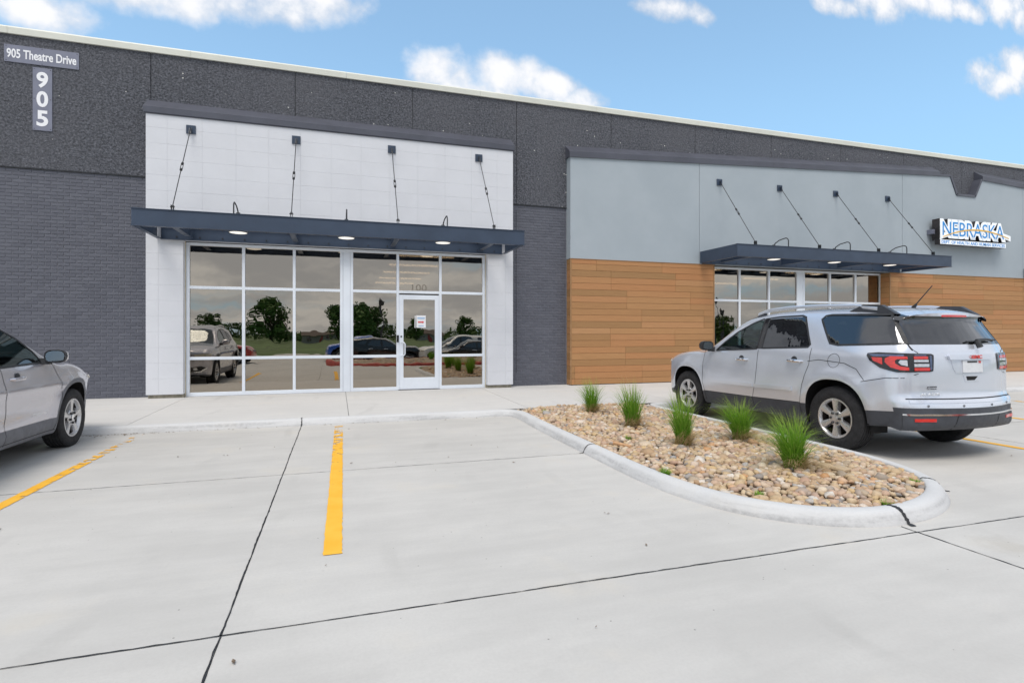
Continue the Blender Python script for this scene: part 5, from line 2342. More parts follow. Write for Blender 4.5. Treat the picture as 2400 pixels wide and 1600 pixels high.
def handle(parent, S, u, z, side, mat):
    x0 = S.W(u, z)
    s = MB()
    pts = [(side * (x0 - 0.004), u + 0.10, z), (side * (x0 + 0.024), u + 0.085, z), (side * (x0 + 0.038), u + 0.03, z + 0.001), (side * (x0 + 0.038), u - 0.06, z), (side * (x0 + 0.028), u - 0.12, z - 0.001), (side * (x0 - 0.004), u - 0.14, z - 0.001)]
    s.tube(pts, [0.012, 0.018, 0.021, 0.021, 0.018, 0.012], 8)
    h_ = s.build('handle', mat, parent, smooth=True)
    s = MB()
    s.lathe([(0.0, 0.055), (0.003, 0.050), (0.0035, 0.0)], 20, 'x', (0, 0, 0))
    s.v = [(side * (x0 + v[0] - 0.0015), u + v[1], z + 0.006 + v[2]) for v in s.v]
    s.build('handle_cup', M['trim'], parent, smooth=True)
def make_car(root, S, spec):
    """assemble one car under its Empty from a shape and a table of regions and colours"""
    pm = spec['paint']
    bags = build_body(S, spec['regions'], spec['cap'], spec.get('grid', 0.055))
    glassk = spec.get('glass', {})
    doors = {}
    for nm in bags:                      # painted shell and plastics
        if nm == 'body':
            obj('body', bag_mesh('body', bags[nm], pm), root)
        elif nm.startswith('door'):
            for side in (1, -1):
                doors[(nm, side)] = obj('door', bag_mesh('door', bags[nm], pm, both=False, side=side), root)
        elif nm == 'underbody':
            obj('underbody', bag_mesh('underbody', bags[nm], M['well']), root)
    for nm in bags:
        if nm.startswith('window'):
            mat = glassk.get(nm, M['cardark'])
            for side in (1, -1):
                par = doors.get((spec.get('win_door', {}).get(nm), side), root)
                obj('window', bag_mesh('window', bags[nm], mat, both=False, side=side, angle=80), par)
        elif nm in ('windscreen', 'rear_window'):
            obj(nm, bag_mesh(nm, bags[nm], glassk.get(nm, M['carclear']), angle=80), root)
        elif nm == 'pillar_trim':
            for side in (1, -1):
                obj(nm, bag_mesh(nm, bags[nm], spec['mats'][nm], both=False, side=side), root)
        elif nm in spec['mats']:
            obj(nm, bag_mesh(nm, bags[nm], spec['mats'][nm]), root)
    # gaps between panels, glass trims
    if spec.get('gaps'):
        for sd in (1, -1):
            vf = join_vf(*[side_strip(S, g_, spec.get('gapw', 0.007), 0.0015, side=sd) for g_ in spec['gaps']])
            obj('panel_gap', mesh_vf('panel_gap', vf, M['well'], smooth=False), root, kind='stuff')
    for nm, poly in spec['regions']:
        if nm.startswith('window'):
            for sd in (1, -1):
                obj('window_trim', mesh_vf('window_trim', side_strip(S, poly, spec.get('trimw', 0.022), 0.004, closed=True, side=sd, thick=0.008), M['trim'], smooth=False), root)
    for (poly, w, mat, nm) in spec.get('strips', []):
        for sd in (1, -1):
            obj(nm, mesh_vf(nm, side_strip(S, poly, w, 0.014, side=sd, thick=0.018), mat, smooth=False), root)
    wheel_wells(root, S, spec['half'])
    add_wheels(root, spec['wheels'], spec['track'], spec['axf'], spec['axr'], spec['Rt'] - 0.006, spec['Rt'])
    if 'mirror' in spec:
        u, z = spec['mirror']
        for sd in (1, -1):
            mirror(root, S, u, z, sd, spec.get('mirrormat', pm))
    for (u, z, dn) in spec.get('handles', []):
        for sd in (1, -1):
            handle(doors.get((dn, sd), root), S, u, z, sd, spec.get('handlemat', pm))
    if spec.get('seats'):
        seats(root, *spec['seats'])
        s = MB()
        hw, ua, ub, zf, zd = spec['tub']
        s.box(-hw, hw, ua, ub, zf - 0.05, zf)
        s.box(-hw, hw, ub - 0.35, ub + 0.05, zf, zd, 0.06)
        s.build('dashboard', M['seat'], root)
        s = MB()
        c0 = Vector((spec.get('wheelx', -0.38), ub - 0.45, zd - 0.02))
        ring = []
        for k in range(21):
            a = 2 * math.pi * k / 20
            ring.append(c0 + Vector((0.185 * math.cos(a), 0.07 * math.sin(a), 0.17 * math.sin(a))))
        s.tube(ring, 0.016, 6, caps=False)
        s.tube([c0 - Vector((0.18, 0, 0)), c0 + Vector((0.18, 0, 0))], 0.02, 6)
        s.tube([c0, c0 + Vector((0, 0.25, -0.08))], 0.03, 6)
        s.build('steering_wheel', M['trim'], root, smooth=True)
    for fn in spec.get('extra', []):
        fn(root, S)
    return root


def ends(nm, mat, polys, rear, lift=0.006, depth=0.012, sides=(1, -1), parent=None, grid=0.03):
    """function that hangs a wrapped patch on the car; one part per side"""
    def f(root, S):
        for sd in sides:
            vf = join_vf(*[end_patch(S, p, rear, lift, grid, sd, depth) for p in polys])
            obj(nm, mesh_vf(nm, vf, mat), parent or root)
    return f


# ------------------------------------------------------------------ the silver three row car on the right
AC_SIL = [(-2.32, .345, .08, .05, 1), (-2.41, .36, .10, .08, 1), (-2.465, .42, .12, .13, 1), (-2.48, .52, .13, .17, 1), (-2.475, .64, .13, .18, 1), (-2.455, .68, .125, .18, 1), (-2.41, .705, .12, .18, 1),
          (-2.405, .85, .115, .18, 1), (-2.40, 1.05, .115, .18, 1), (-2.39, 1.20, .11, .17, 1), (-2.365, 1.29, .11, .15, 1), (-2.29, 1.42, .11, .13, .8), (-2.20, 1.575, .11, .12, .7), (-2.225, 1.625, .10, .09, .5), (-2.215, 1.662, .085, .06, .3), (-2.12, 1.69, .065, .06, 0),
          (-1.9, 1.722, .05, .08, 0), (-1.3, 1.762, .045, .09, 0), (-.6, 1.775, .045, .09, 0), (-.1, 1.752, .05, .09, 0), (.25, 1.70, .06, .08, 0), (.45, 1.61, .08, .07, 0), (.75, 1.43, .11, .065, 0), (1.02, 1.265, .13, .06, 0), (1.14, 1.205, .11, .06, 0),
          (1.35, 1.185, .07, .08, 0), (1.8, 1.14, .06, .10, 0), (2.12, 1.08, .09, .12, .2), (2.28, 1.00, .14, .14, .7), (2.35, .87, .18, .16, 1), (2.38, .64, .20, .16, 1), (2.365, .45, .20, .12, 1), (2.27, .30, .16, .06, 1),
          (1.95, .27, .02, .02, 0), (.9, .27, .0, .02, 0), (0, .275, .0, .02, 0), (-.9, .29, .0, .02, 0), (-1.95, .33, .02, .02, 0)]
AC_W = [(.26, .885), (.31, .925), (.40, .955), (.50, .966), (.60, .978), (.68, .985), (.90, .983), (1.02, .975), (1.12, .962), (1.19, .948), (1.24, .925), (1.40, .865), (1.62, .768), (1.72, .70), (1.80, .66)]


def ac_feat(u, z):
    w = 0.0
    if z > 1.2:                                         # greenhouse draws in to the rear
        w -= 0.05 * max(0, min(1, (-1.2 - u) / 1.2)) ** 1.5 * min(1, (z - 1.2) / 0.2)
    # boxed fender shoulders
    for au in (1.476, -1.476):
        q = abs(u - au)
        w += 0.012 * max(0, 1 - (q / 0.62) ** 4) * max(0, 1 - abs(z - 0.86) / 0.16)
    return w


AC = CarShape(AC_SIL, AC_W, [(1.472, .385, .425, .470), (-1.476, .385, .425, .470)], ((1.15, .075), (-1.6, .24)), 0.045, ac_feat)
ac_win = {
    'window_front': [(.735, 1.145), (.60, 1.265), (.36, 1.437), (.10, 1.562), (-.09, 1.628), (-.125, 1.617), (-.145, 1.195)],
    'window_rear': [(-.235, 1.205), (-.215, 1.636), (-.40, 1.652), (-.78, 1.658), (-.855, 1.634), (-1.07, 1.275), (-1.045, 1.24)],
    'window_quarter': [(-1.125, 1.60), (-1.165, 1.645), (-1.25, 1.655), (-2.0, 1.638), (-2.21, 1.305), (-1.48, 1.275), (-1.36, 1.295)],
}
AC_DF = [(1.00, 1.13), (1.035, .95), (1.035, .62), (.99, .478), (-.085, .492), (-.155, .70), (-.185, .95), (-.185, 1.183), (.35, 1.155)]
AC_DR = [(-.185, 1.183), (-.185, .95), (-.155, .70), (-.085, .492), (-.965, .515), (-1.005, .75), (-1.105, 1.02), (-1.11, 1.228), (-.60, 1.21)]
AC_REG = [('window_front', ac_win['window_front']), ('window_rear', ac_win['window_rear']), ('window_quarter', ac_win['window_quarter']),
          ('rear_window', [(-2.002, 1.638), (-2.213, 1.303), (-2.6, 1.303), (-2.42, 1.625)]), ('pillar_trim', [(-.09, 1.64), (-.235, 1.648), (-.255, 1.195), (-.125, 1.19)]),
          ('cladding', [(2.5, .40), (1.95, .43), (1.9, .47), (1.03, .474), (0, .487), (-1.05, .515), (-1.9, .535), (-2.3, .565), (-2.75, .60), (-2.75, .2), (2.5, .2)]),
          ('door_front', AC_DF), ('door_rear', AC_DR)]


def ac_cap(u, z, f):
    if u < -1.9 and 1.30 < z < 1.595:
        return 'rear_window'
    if u < -2.2 and z < .598:
        return 'cladding'
    if .30 < u < 1.12 and 1.215 < z < 1.69 and f < .94:
        return 'windscreen'
    if u > 2.2 and z < .42:
        return 'cladding'
    return 'body'


wm_ac = wheel_meshes(0.388, 0.236, 0.235, 'six')


def tail_lamp(root, S):
    wc, r_ = S.girth_corner(S.at_z(1.1))
    cor = wc + r_ * 0.40                                # about the corner seen from behind
    z0, z1 = .995, 1.192
    for sd in (1, -1):
        hull = [(cor - .23, z0 + .01), (cor - .245, z1 - .015), (cor - .22, z1), (cor + .28, z1 + .01), (cor + .40, z1 - .002), (cor + .415, z1 - .03), (cor + .385, z1 - .085), (cor + .28, z0 + .035), (cor + .13, z0 - .008), (cor - .19, z0)]
        lamp = obj('tail_lamp', mesh_vf('tail_lamp', end_patch(S, hull, True, .008, .03, sd, .016), M['gloss']), root)

        def sub(nm, mat, polys, lift=.0125):
            vf = join_vf(*[end_patch(S, p, True, lift, .025, sd, .006) for p in polys])
            obj(nm, mesh_vf(nm, vf, mat), lamp)
        sub('bezel', M['lampblue'], [[(cor + .40, z1 - .012), (cor + .06, z1 - .008), (cor + .06, z1 - .030), (cor + .34, z1 - .036)], [(cor - .215, z0 + .02), (cor - .195, z0 + .02), (cor - .195, z1 - .02), (cor - .22, z1 - .02)],
                                     [(cor - .03, z1 - .012), (cor - .16, z1 - .012), (cor - .16, z1 - .024), (cor - .03, z1 - .022)]], .011)
        sub('lens', M['lampred'], [[(cor + .035, z1 - .030), (cor + .17, z1 - .030), (cor + .22, z1 - .055), (cor + .225, z0 + .10), (cor + .175, z0 + .045), (cor + .10, z0 + .018), (cor + .03, z0 + .014), (cor + .03, z0 + .048), (cor + .10, z0 + .06), (cor + .135, z0 + .09), (cor + .135, z1 - .075), (cor + .115, z1 - .06), (cor + .035, z1 - .058)],
                                   [(cor + .25, z1 - .048), (cor + .36, z1 - .046), (cor + .345, z1 - .085), (cor + .25, z1 - .125)],
                                   [(cor - .02, z1 - .028), (cor - .175, z1 - .028), (cor - .175, z1 - .058), (cor - .02, z1 - .058)],
                                   [(cor - .02, z0 + .012), (cor - .19, z0 + .012), (cor - .19, z0 + .045), (cor - .02, z0 + .045)]])
        sub('lens', M['lampclear'], [[(cor + .04, z1 - .07), (cor + .095, z1 - .07), (cor + .11, z1 - .095), (cor + .11, z0 + .10), (cor + .09, z0 + .075), (cor + .04, z0 + .062)],
                                     [(cor - .02, z1 - .066), (cor - .18, z1 - .066), (cor - .18, z0 + .108), (cor - .02, z0 + .108)], [(cor - .02, z0 + .088), (cor - .185, z0 + .088), (cor - .185, z0 + .055), (cor - .02, z0 + .055)]])


def ac_details(root, S):
    iz = S.at_z

    def rear_pt(x, z, l=0.0):
        p = S.surf(iz(z), abs(x))
        return Vector((x, p.y - l, p.z))
    # tailgate: garnish over the plate, plate recess, plate, handle pocket
    def rp(nm, mat, poly, lift=.006, depth=.012, parent=root, grid=.03):
        return obj(nm, mesh_vf(nm, end_patch(S, poly, True, lift, grid, 1, depth), mat), parent)
    rp('plate_recess', M['silver'], [(-.275, 1.03), (-.24, .975), (.24, .975), (.275, 1.03), (.30, 1.135), (-.30, 1.135)], .004, .008)
    gar = rp('garnish', M['silver'], [(-.33, 1.125), (.33, 1.125), (.345, 1.165), (.335, 1.185), (-.335, 1.185), (-.345, 1.165)], .030, .034)
    plt = rp('number_plate', M['plate'], [(-.155, .985), (.155, .985), (.155, 1.115), (-.155, 1.115)], .014, .010)
    rp('plate_band', M['blackmetal'], [(-.09, 1.092), (.06, 1.092), (.06, 1.110), (-.09, 1.110)], .016, .003, plt)
    rp('plate_sticker', M['lampred'], [(.085, 1.085), (.125, 1.085), (.125, 1.112), (.085, 1.112)], .016, .003, plt)
    pk = rp('handle_pocket', M['silver'], [(-.12, .885), (.10, .885), (.12, .955), (-.14, .955)], .005, .008)
    rp('pocket_hole', M['well'], [(-.09, .898), (.02, .898), (.075, .94), (-.105, .942)], .008, .004, pk)
    # lettering on the tailgate
    def letters(nm, body, mat, x, z, w, h, off=0.02, l=0.012):
        p = rear_pt(x, z, l)
        o = place_text(nm, body, mat, root, p, width=w, height=h, extrude=0.002, offset=off)
        return o
    letters('maker_badge', 'GMC', M['lampred'], 0.02, 1.157, .17, .042, .05, .042)
    letters('model_badge', 'ACADIA', M['chrome'], -.60, .755, .30, .030, .03, .050)
    letters('dealer_badge', "JACKSON'S", M['blackmetal'], -.58, .83, .15, .020, .03, .045)
    letters('dealer_badge', 'CAR CORNER INC', M['blackmetal'], -.58, .81, .15, .010, .0, .045)
    # bumper top pad, bright strip, reflectors, sensors, lower valance seams
    rp('bumper_pad', M['silver'], [(-.80, .655), (.80, .655), (.80, .688), (-.80, .688)], .006, .010)
    rp('shut_line', M['well'], [(-.82, .694), (.82, .694), (.82, .703), (-.82, .703)], .004, .008)
    rp('bright_strip', M['chrome'], [(-.86, .520), (.86, .520), (.86, .538), (-.86, .538)], .012, .016)
    rp('valance', M['cladding'], [(-.86, .36), (.86, .36), (.86, .517), (-.86, .517)], .008, .014)
    for x in (-.66, .66):
        rp('reflector', M['lampred'], [(x - .11, .455), (x + .11, .455), (x + .11, .488), (x - .11, .488)], .014, .010)
    for x in (-.62, -.22, .22, .62):
        p = rear_pt(x, .625, .002)
        s = MB()
        s.lathe([(-.002, .014), (-.004, .012), (-.004, 0)], 12, 'y', p)
        s.build('parking_sensor', M['greyclad'], root)
    for x in (-.33, .33):
        rp('valance_seam', M['well'], [(x - .004, .37), (x + .004, .37), (x + .03, .515), (x + .022, .515)], .010, .006)
    # third brake lamp under the spoiler lip
    rp('brake_lamp', M['lampred'], [(-.20, 1.607), (.20, 1.607), (.19, 1.628), (-.19, 1.628)], .008, .010)
    # rear wiper
    s = MB()
    p0 = rear_pt(.10, 1.265, .05)
    p1 = rear_pt(.10, 1.335, .045)
    p2 = rear_pt(.50, 1.345, .035)
    s.tube([p0, p1], [.032, .028], 8)
    s.tube([p1, (p1 + p2) / 2 + Vector((0, -.01, .01)), p2], [.020, .016, .008], 8)
    s.tube([rear_pt(-.04, 1.325, .02), rear_pt(.62, 1.345, .02)], .009, 6)
    s.build('rear_wiper', M['trim'], root, smooth=True)
    # roof rails with plastic feet
    for sd in (1, -1):
        xr = .655
        def roofz(u):
            best_ = max((p for p in S.P), key=lambda p: -abs(p[0] - u) + (0 if p[1] > 1.3 else -9))
            return best_[1] - .052
        us = [.10, -.10, -.5, -1.0, -1.5, -1.82]
        s = MB()
        pts = [(sd * (xr + (.015 if k in (0, 5) else 0)), u, roofz(u) + (.062 if 0 < k < 5 else .035)) for k, u in enumerate(us)]
        dense = []
        for a, c_ in zip(pts, pts[1:]):
            for q in range(4):
                dense.append(tuple(v + (w_ - v) * q / 4 for v, w_ in zip(a, c_)))
        dense.append(pts[-1])
        vs, fs = [], []
        sec = [(-.026, -.020), (.026, -.020), (.028, .008), (.014, .022), (-.014, .022), (-.028, .008)]
        for p in dense:
            vs += [(p[0] + a, p[1], p[2] + c_) for a, c_ in sec]
        for i in range(len(dense) - 1):
            for k in range(6):
                fs.append((i * 6 + k, i * 6 + (k + 1) % 6, (i + 1) * 6 + (k + 1) % 6, (i + 1) * 6 + k))
        s.add(vs, fs + [tuple(range(6)), tuple(range((len(dense) - 1) * 6, len(dense) * 6))])
        rail = obj('roof_rail', mesh_vf('roof_rail', (s.v, s.f), M['silver']), root)
        for (ua, ub, ht) in ((.30, .0, .052), (-1.45, -2.06, .078)):
            s = MB()
            za, zb = roofz(ua), roofz(ub)
            zm = roofz((ua + ub) / 2)
            poly = [(ua, za - .006), (ua - (ua - ub) * .30, za + ht * .85), (ua - (ua - ub) * .58, zm + ht), (ua - (ua - ub) * .68, zm + ht * .95), (ub, zb - .012), ((ua + ub) / 2, zm - .03)]
            if ub == .0:
                poly = [(ua, za - .01), (ua - .17, za + ht * .75), (ub, zb + ht + .004), (ub, zb - .02)]
            s.prism(poly, sd * (xr - .03), sd * (xr + .032), 'x')
            obj('rail_foot', mesh_vf('rail_foot', (s.v, s.f), M['cladding'], smooth=False), rail)
    # whip aerial on the roof
    s = MB()
    s.tube([(0.05, -1.70, 1.735), (0.05, -1.74, 1.775)], [.025, .014], 8)
    s.tube([(0.05, -1.73, 1.77), (0.05, -1.93, 1.99)], [.007, .005], 6)
    s.build('aerial', M['trim'], root, smooth=True)
    # filler flap (seen side), headlamps
    ring = [(-1.47 + .085 * math.cos(2 * math.pi * k / 24), 1.085 + .085 * math.sin(2 * math.pi * k / 24)) for k in range(24)]
    obj('filler_flap', mesh_vf('filler_flap', side_strip(S, ring, .005, .0015, closed=True, side=-1, step=.03), M['well'], smooth=False), root)
    wc, r_ = S.girth_corner(S.at_z(.98, False))
    for sd in (1, -1):
        hl = [(wc - .16, .86), (wc - .20, .97), (wc - .10, 1.00), (wc + .10, 1.00), (wc + .20, .985), (wc + .22, .965), (wc + .12, .90)]
        obj('headlamp', mesh_vf('headlamp', end_patch(S, hl, False, .006, .03, sd, .014), M['headlamp']), root)
    obj('grille', mesh_vf('grille', end_patch(S, [(-.5, .70), (.5, .70), (.54, .93), (-.54, .93)], False, .006, .05, 1, .012), M['grille']), root)


AC_SPEC = dict(paint=M['silver'], regions=AC_REG, cap=ac_cap, grid=.05,
               glass={'window_front': M['carclear'], 'windscreen': M['screen'], 'rear_window': M['cardark']},
               win_door={'window_front': 'door_front', 'window_rear': 'door_rear'},
               mats={'cladding': M['cladding'], 'pillar_trim': M['gloss']},
               gaps=[[(1.00, 1.13), (1.035, .95), (1.035, .62), (.99, .478), (.97, .34)], [(-.185, 1.183), (-.185, .95), (-.155, .70), (-.085, .492), (-.10, .33)], [(-1.11, 1.228), (-1.105, 1.02), (-1.005, .75), (-.965, .515), (-.985, .36)],
                     [(.99, .478), (-.085, .492)], [(-.085, .492), (-.965, .515)],
                     [(-2.0, 1.638), (-2.213, 1.303), (-2.28, 1.20)], [(-1.85, .86), (-2.10, .92), (-2.24, .925), (-2.30, .975)],
                     [(-1.08, 1.06), (-1.25, 1.085), (-1.40, 1.075), (-1.62, 1.06), (-1.78, 1.0), (-1.88, .88)]],
               strips=[([(.83, .655), (-.10, .665)], .050, M['silver'], 'side_moulding'), ([(-.14, .665), (-.83, .68)], .050, M['silver'], 'side_moulding')],
               half=.985, track=.855, axf=1.476, axr=-1.476, Rt=.388, wheels=wm_ac, mirror=(.80, 1.165), mirrormat=M['trim'],
               handles=[(.14, 1.03, 'door_front'), (-.86, 1.055, 'door_rear')], handlemat=M['chrome'],
               seats=([(-.40, .10, .52, .62), (.40, .10, .52, .62), (-.40, -.75, .52, .60), (.40, -.75, .52, .60), (0, -1.55, 1.1, .5)], .62), tub=(.78, -2.1, 1.0, .55, 1.14),
               extra=[tail_lamp, ac_details])
acadia = thing('parked_car', 'bright silver three row car with dark lower cladding parked beside the stone bed', 'car', (6.765, 6.72, 0))
make_car(acadia, AC, AC_SPEC)
# ------------------------------------------------------------------ the warm silver car at the left
CH_SIL = [(-2.18, .35, .08, .05, 1), (-2.28, .42, .12, .12, 1), (-2.31, .60, .13, .15, 1), (-2.28, .82, .12, .15, 1), (-2.22, 1.0, .11, .15, 1), (-2.13, 1.15, .11, .13, .8), (-1.98, 1.42, .10, .11, .6), (-1.93, 1.56, .08, .08, .3), (-1.80, 1.60, .06, .07, 0),
          (-1.3, 1.655, .045, .09, 0), (-.7, 1.68, .045, .09, 0), (-.20, 1.672, .05, .09, 0), (.10, 1.63, .07, .08, 0), (.33, 1.545, .09, .07, 0), (.65, 1.375, .11, .065, 0), (.98, 1.20, .12, .06, 0), (1.12, 1.14, .09, .07, 0),
          (1.38, 1.125, .06, .08, 0), (1.75, 1.08, .07, .10, 0), (2.07, 1.01, .13, .12, .3), (2.22, .93, .19, .14, .8), (2.28, .78, .23, .15, 1), (2.28, .48, .24, .15, 1), (2.22, .34, .22, .10, 1), (2.07, .25, .16, .05, 1),
          (1.75, .23, .02, .02, 0), (.8, .23, .0, .02, 0), (-.8, .24, .0, .02, 0), (-1.8, .30, .02, .02, 0)]
CH_W = [(.22, .845), (.28, .875), (.40, .898), (.55, .912), (.68, .922), (.78, .926), (.88, .920), (.98, .905), (1.06, .885), (1.11, .862), (1.30, .785), (1.50, .695), (1.60, .64)]


def ch_feat(u, z):
    w = 0.0
    if .74 < z < .92:                                    # crease over the handles
        w += 0.020 * (1 - abs(z - .83) / .09)
    if .34 < z < .60:                                    # scooped lower doors
        w -= 0.024 * (1 - abs(z - .47) / .13) * max(0, 1 - (abs(u) / .95) ** 4)
    return w


CH = CarShape(CH_SIL, CH_W, [(1.355, .355, .405, .445), (-1.355, .355, .405, .445)], ((1.0, .085), (-1.6, .10)), 0.045, ch_feat)
CH_DF = [(.86, 1.055), (.965, .83), (.985, .60), (.90, .36), (-.09, .37), (-.16, .60), (-.19, .85), (-.19, 1.055), (.35, 1.06)]
CH_DR = [(-.19, 1.085), (-.19, .85), (-.16, .60), (-.09, .37), (-.86, .38), (-.93, .60), (-1.08, .85), (-1.10, 1.12), (-.6, 1.095)]


def ring_poly(au, az, a, b_, g_):
    o = super_arch(au, az, a + g_, b_ + g_, drop=.15)
    return o


CH_REG = [('window_front', [(.655, 1.085), (.56, 1.215), (.36, 1.36), (.12, 1.47), (-.13, 1.525), (-.16, 1.52), (-.18, 1.075)]),
          ('window_rear', [(-.255, 1.078), (-.24, 1.53), (-.55, 1.54), (-.86, 1.515), (-.93, 1.47), (-1.06, 1.16), (-1.03, 1.135)]),
          ('window_quarter', [(-1.02, 1.475), (-1.30, 1.44), (-1.52, 1.30), (-1.56, 1.22), (-1.20, 1.165)]),
          ('pillar_trim', [(-.13, 1.535), (-.255, 1.545), (-.265, 1.075), (-.165, 1.07)]),
          ('cladding', ring_poly(1.355, .355, .405, .445, .055)), ('cladding', ring_poly(-1.355, .355, .405, .445, .055)),
          ('cladding', [(2.4, .30), (1.8, .32), (.93, .425), (-.86, .43), (-1.75, .45), (-2.5, .55), (-2.5, .1), (2.4, .1)]),
          ('door_front', CH_DF), ('door_rear', CH_DR)]


def ch_cap(u, z, f):
    if u < -1.8 and 1.14 < z < 1.54 and f < .94:
        return 'rear_window'
    if u < -2.0 and z < .56:
        return 'cladding'
    if .08 < u < 1.06 and 1.095 < z < 1.575 and f < .94:
        return 'windscreen'
    if u > 1.9 and z < .33:
        return 'cladding'
    return 'body'


def ch_details(root, S):
    def fp(nm, mat, poly, lift=.006, depth=.012, sd=1, parent=root):
        return obj(nm, mesh_vf(nm, end_patch(S, poly, False, lift, .03, sd, depth), mat), parent)
    for k in range(7):                                   # seven slot grille
        x = (k - 3) * .135
        fp('grille_slot', M['grille'], [(x - .052, .70), (x + .052, .70), (x + .056, .80), (x - .056, .80)], .007, .010)
    wc, r_ = S.girth_corner(S.at_z(.84, False))
    for sd in (1, -1):
        fp('headlamp', M['headlamp'], [(wc - .16, .79), (wc - .18, .855), (wc + .05, .875), (wc + .25, .89), (wc + .28, .875), (wc + .16, .815)], .008, .014, sd)
        fg = fp('fog_lamp_pocket', M['trim'], [(wc - .28, .40), (wc - .33, .52), (wc - .02, .55), (wc + .06, .50), (wc - .02, .42)], .007, .012, sd)
        fp('fog_lamp', M['lampclear'], [(wc - .20, .445), (wc - .22, .505), (wc - .12, .515), (wc - .10, .45)], .012, .006, sd, fg)
        fp('chrome_trim', M['chrome'], [(wc - .31, .375), (wc - .02, .40), (wc + .09, .485), (wc + .07, .50), (wc - .04, .42), (wc - .30, .395)], .012, .010, sd, fg)
    fp('intake', M['grille'], [(-.52, .36), (.52, .36), (.58, .50), (-.58, .50)], .007, .012)
    fp('number_plate', M['plate'], [(-.15, .53), (.15, .53), (.15, .64), (-.15, .64)], .016, .012)
    # roof rails
    for sd in (1, -1):
        s = MB()
        pts = [(sd * .60, .0, 1.575), (sd * .60, -.12, 1.625), (sd * .60, -.7, 1.665), (sd * .60, -1.4, 1.635), (sd * .60, -1.55, 1.575)]
        s.tube(pts, .018, 8)
        s.build('roof_rail', M['chrome'], root, smooth=True)
    # badge low on the front doors
    for sd in (1, -1):
        x0 = S.W(.55, .50) + .004
        o = place_text('model_badge', 'CHEROKEE', M['chrome'], root, (sd * x0, .55, .515), width=.30, height=.028, extrude=.002, offset=.01, rot=(90, 0, 90 * sd))
    ring = [(S.W(.9, .9), 0, 0)]


wm_ch = wheel_meshes(0.363, 0.232, 0.225, 'five')
CH_SPEC = dict(paint=M['billet'], regions=CH_REG, cap=ch_cap, grid=.05,
               glass={'window_front': M['carclear'], 'windscreen': M['screen'], 'rear_window': M['cardark']},
               win_door={'window_front': 'door_front', 'window_rear': 'door_rear'},
               mats={'cladding': M['greyclad'], 'pillar_trim': M['gloss']},
               gaps=[[(.80, 1.075), (.86, 1.055), (.965, .83), (.985, .60), (.90, .36), (.86, .28)], [(-.19, 1.085), (-.19, .85), (-.16, .60), (-.09, .37), (-.12, .27)], [(-1.10, 1.12), (-1.08, .85), (-.93, .60), (-.86, .38)], [(.90, .285), (-.88, .285)]],
               half=.915, track=.802, axf=1.355, axr=-1.355, Rt=.363, wheels=wm_ch, mirror=(.66, 1.10), mirrormat=M['billet'],
               handles=[(.07, .945, 'door_front'), (-.92, .965, 'door_rear')], handlemat=M['billet'],
               seats=([(-.37, .0, .5, .58), (.37, .0, .5, .58), (0, -.85, 1.2, .55)], .55), tub=(.72, -1.7, .86, .5, 1.03),
               extra=[ch_details])
cherokee = thing('parked_car', 'warm silver car with grey wheel arch cladding parked nose in by the brick wall', 'car', (-4.085, 6.975, 0))
make_car(cherokee, CH, CH_SPEC)
# ================================================================== behind the photographer: what the glazing mirrors
SED_SIL = [(-2.20, .32, .08, .05, 1), (-2.30, .42, .12, .12, 1), (-2.34, .62, .13, .14, 1), (-2.30, .86, .12, .12, .8), (-2.15, 1.0, .08, .10, 0), (-1.75, 1.04, .06, .09, 0), (-1.35, 1.20, .08, .07, 0), (-.95, 1.36, .07, .08, 0), (-.45, 1.43, .05, .08, 0),
           (.05, 1.41, .06, .08, 0), (.45, 1.26, .09, .07, 0), (.85, 1.04, .12, .06, 0), (1.05, .98, .08, .07, 0), (1.6, .91, .07, .10, 0), (2.05, .79, .12, .12, .4), (2.22, .66, .20, .14, 1), (2.24, .45, .22, .13, 1), (2.12, .26, .16, .05, 1), (1.75, .22, .02, .02, 0), (-1.7, .24, .02, .02, 0)]
SED_W = [(.2, .84), (.3, .87), (.5, .90), (.75, .905), (.9, .885), (.97, .86), (1.2, .74), (1.4, .60)]
TRK_SIL = [(-2.85, .48, .03, .04, 1), (-2.90, .62, .04, .06, 1), (-2.90, 1.12, .03, .04, 1), (-2.86, 1.16, .0, .02, 0), (-.75, 1.16, .0, .02, 0), (-.66, 1.20, .04, .05, 0), (-.60, 1.72, .06, .08, 0), (-.40, 1.83, .05, .08, 0), (.45, 1.84, .05, .08, 0), (.75, 1.72, .08, .07, 0), (1.15, 1.32, .10, .06, 0),
           (1.35, 1.22, .06, .08, 0), (2.3, 1.14, .05, .10, 0), (2.55, 1.05, .10, .12, .5), (2.62, .80, .14, .14, 1), (2.62, .55, .14, .12, 1), (2.5, .42, .10, .05, 1), (2.1, .40, .02, .02, 0), (-2.3, .42, .02, .02, 0)]
TRK_W = [(.4, .90), (.5, .96), (.8, .985), (1.05, .97), (1.18, .95), (1.25, .92), (1.7, .74), (1.85, .66)]


def far_cap(rw, wsz):
    def f(u, z, fr):
        if rw and rw[0] < u < rw[1] and rw[2] < z < rw[3] and fr < .94:
            return 'rear_window'
        if wsz[0] < u < wsz[1] and wsz[2] < z < wsz[3] and fr < .94:
            return 'windscreen'
        return 'body'
    return f


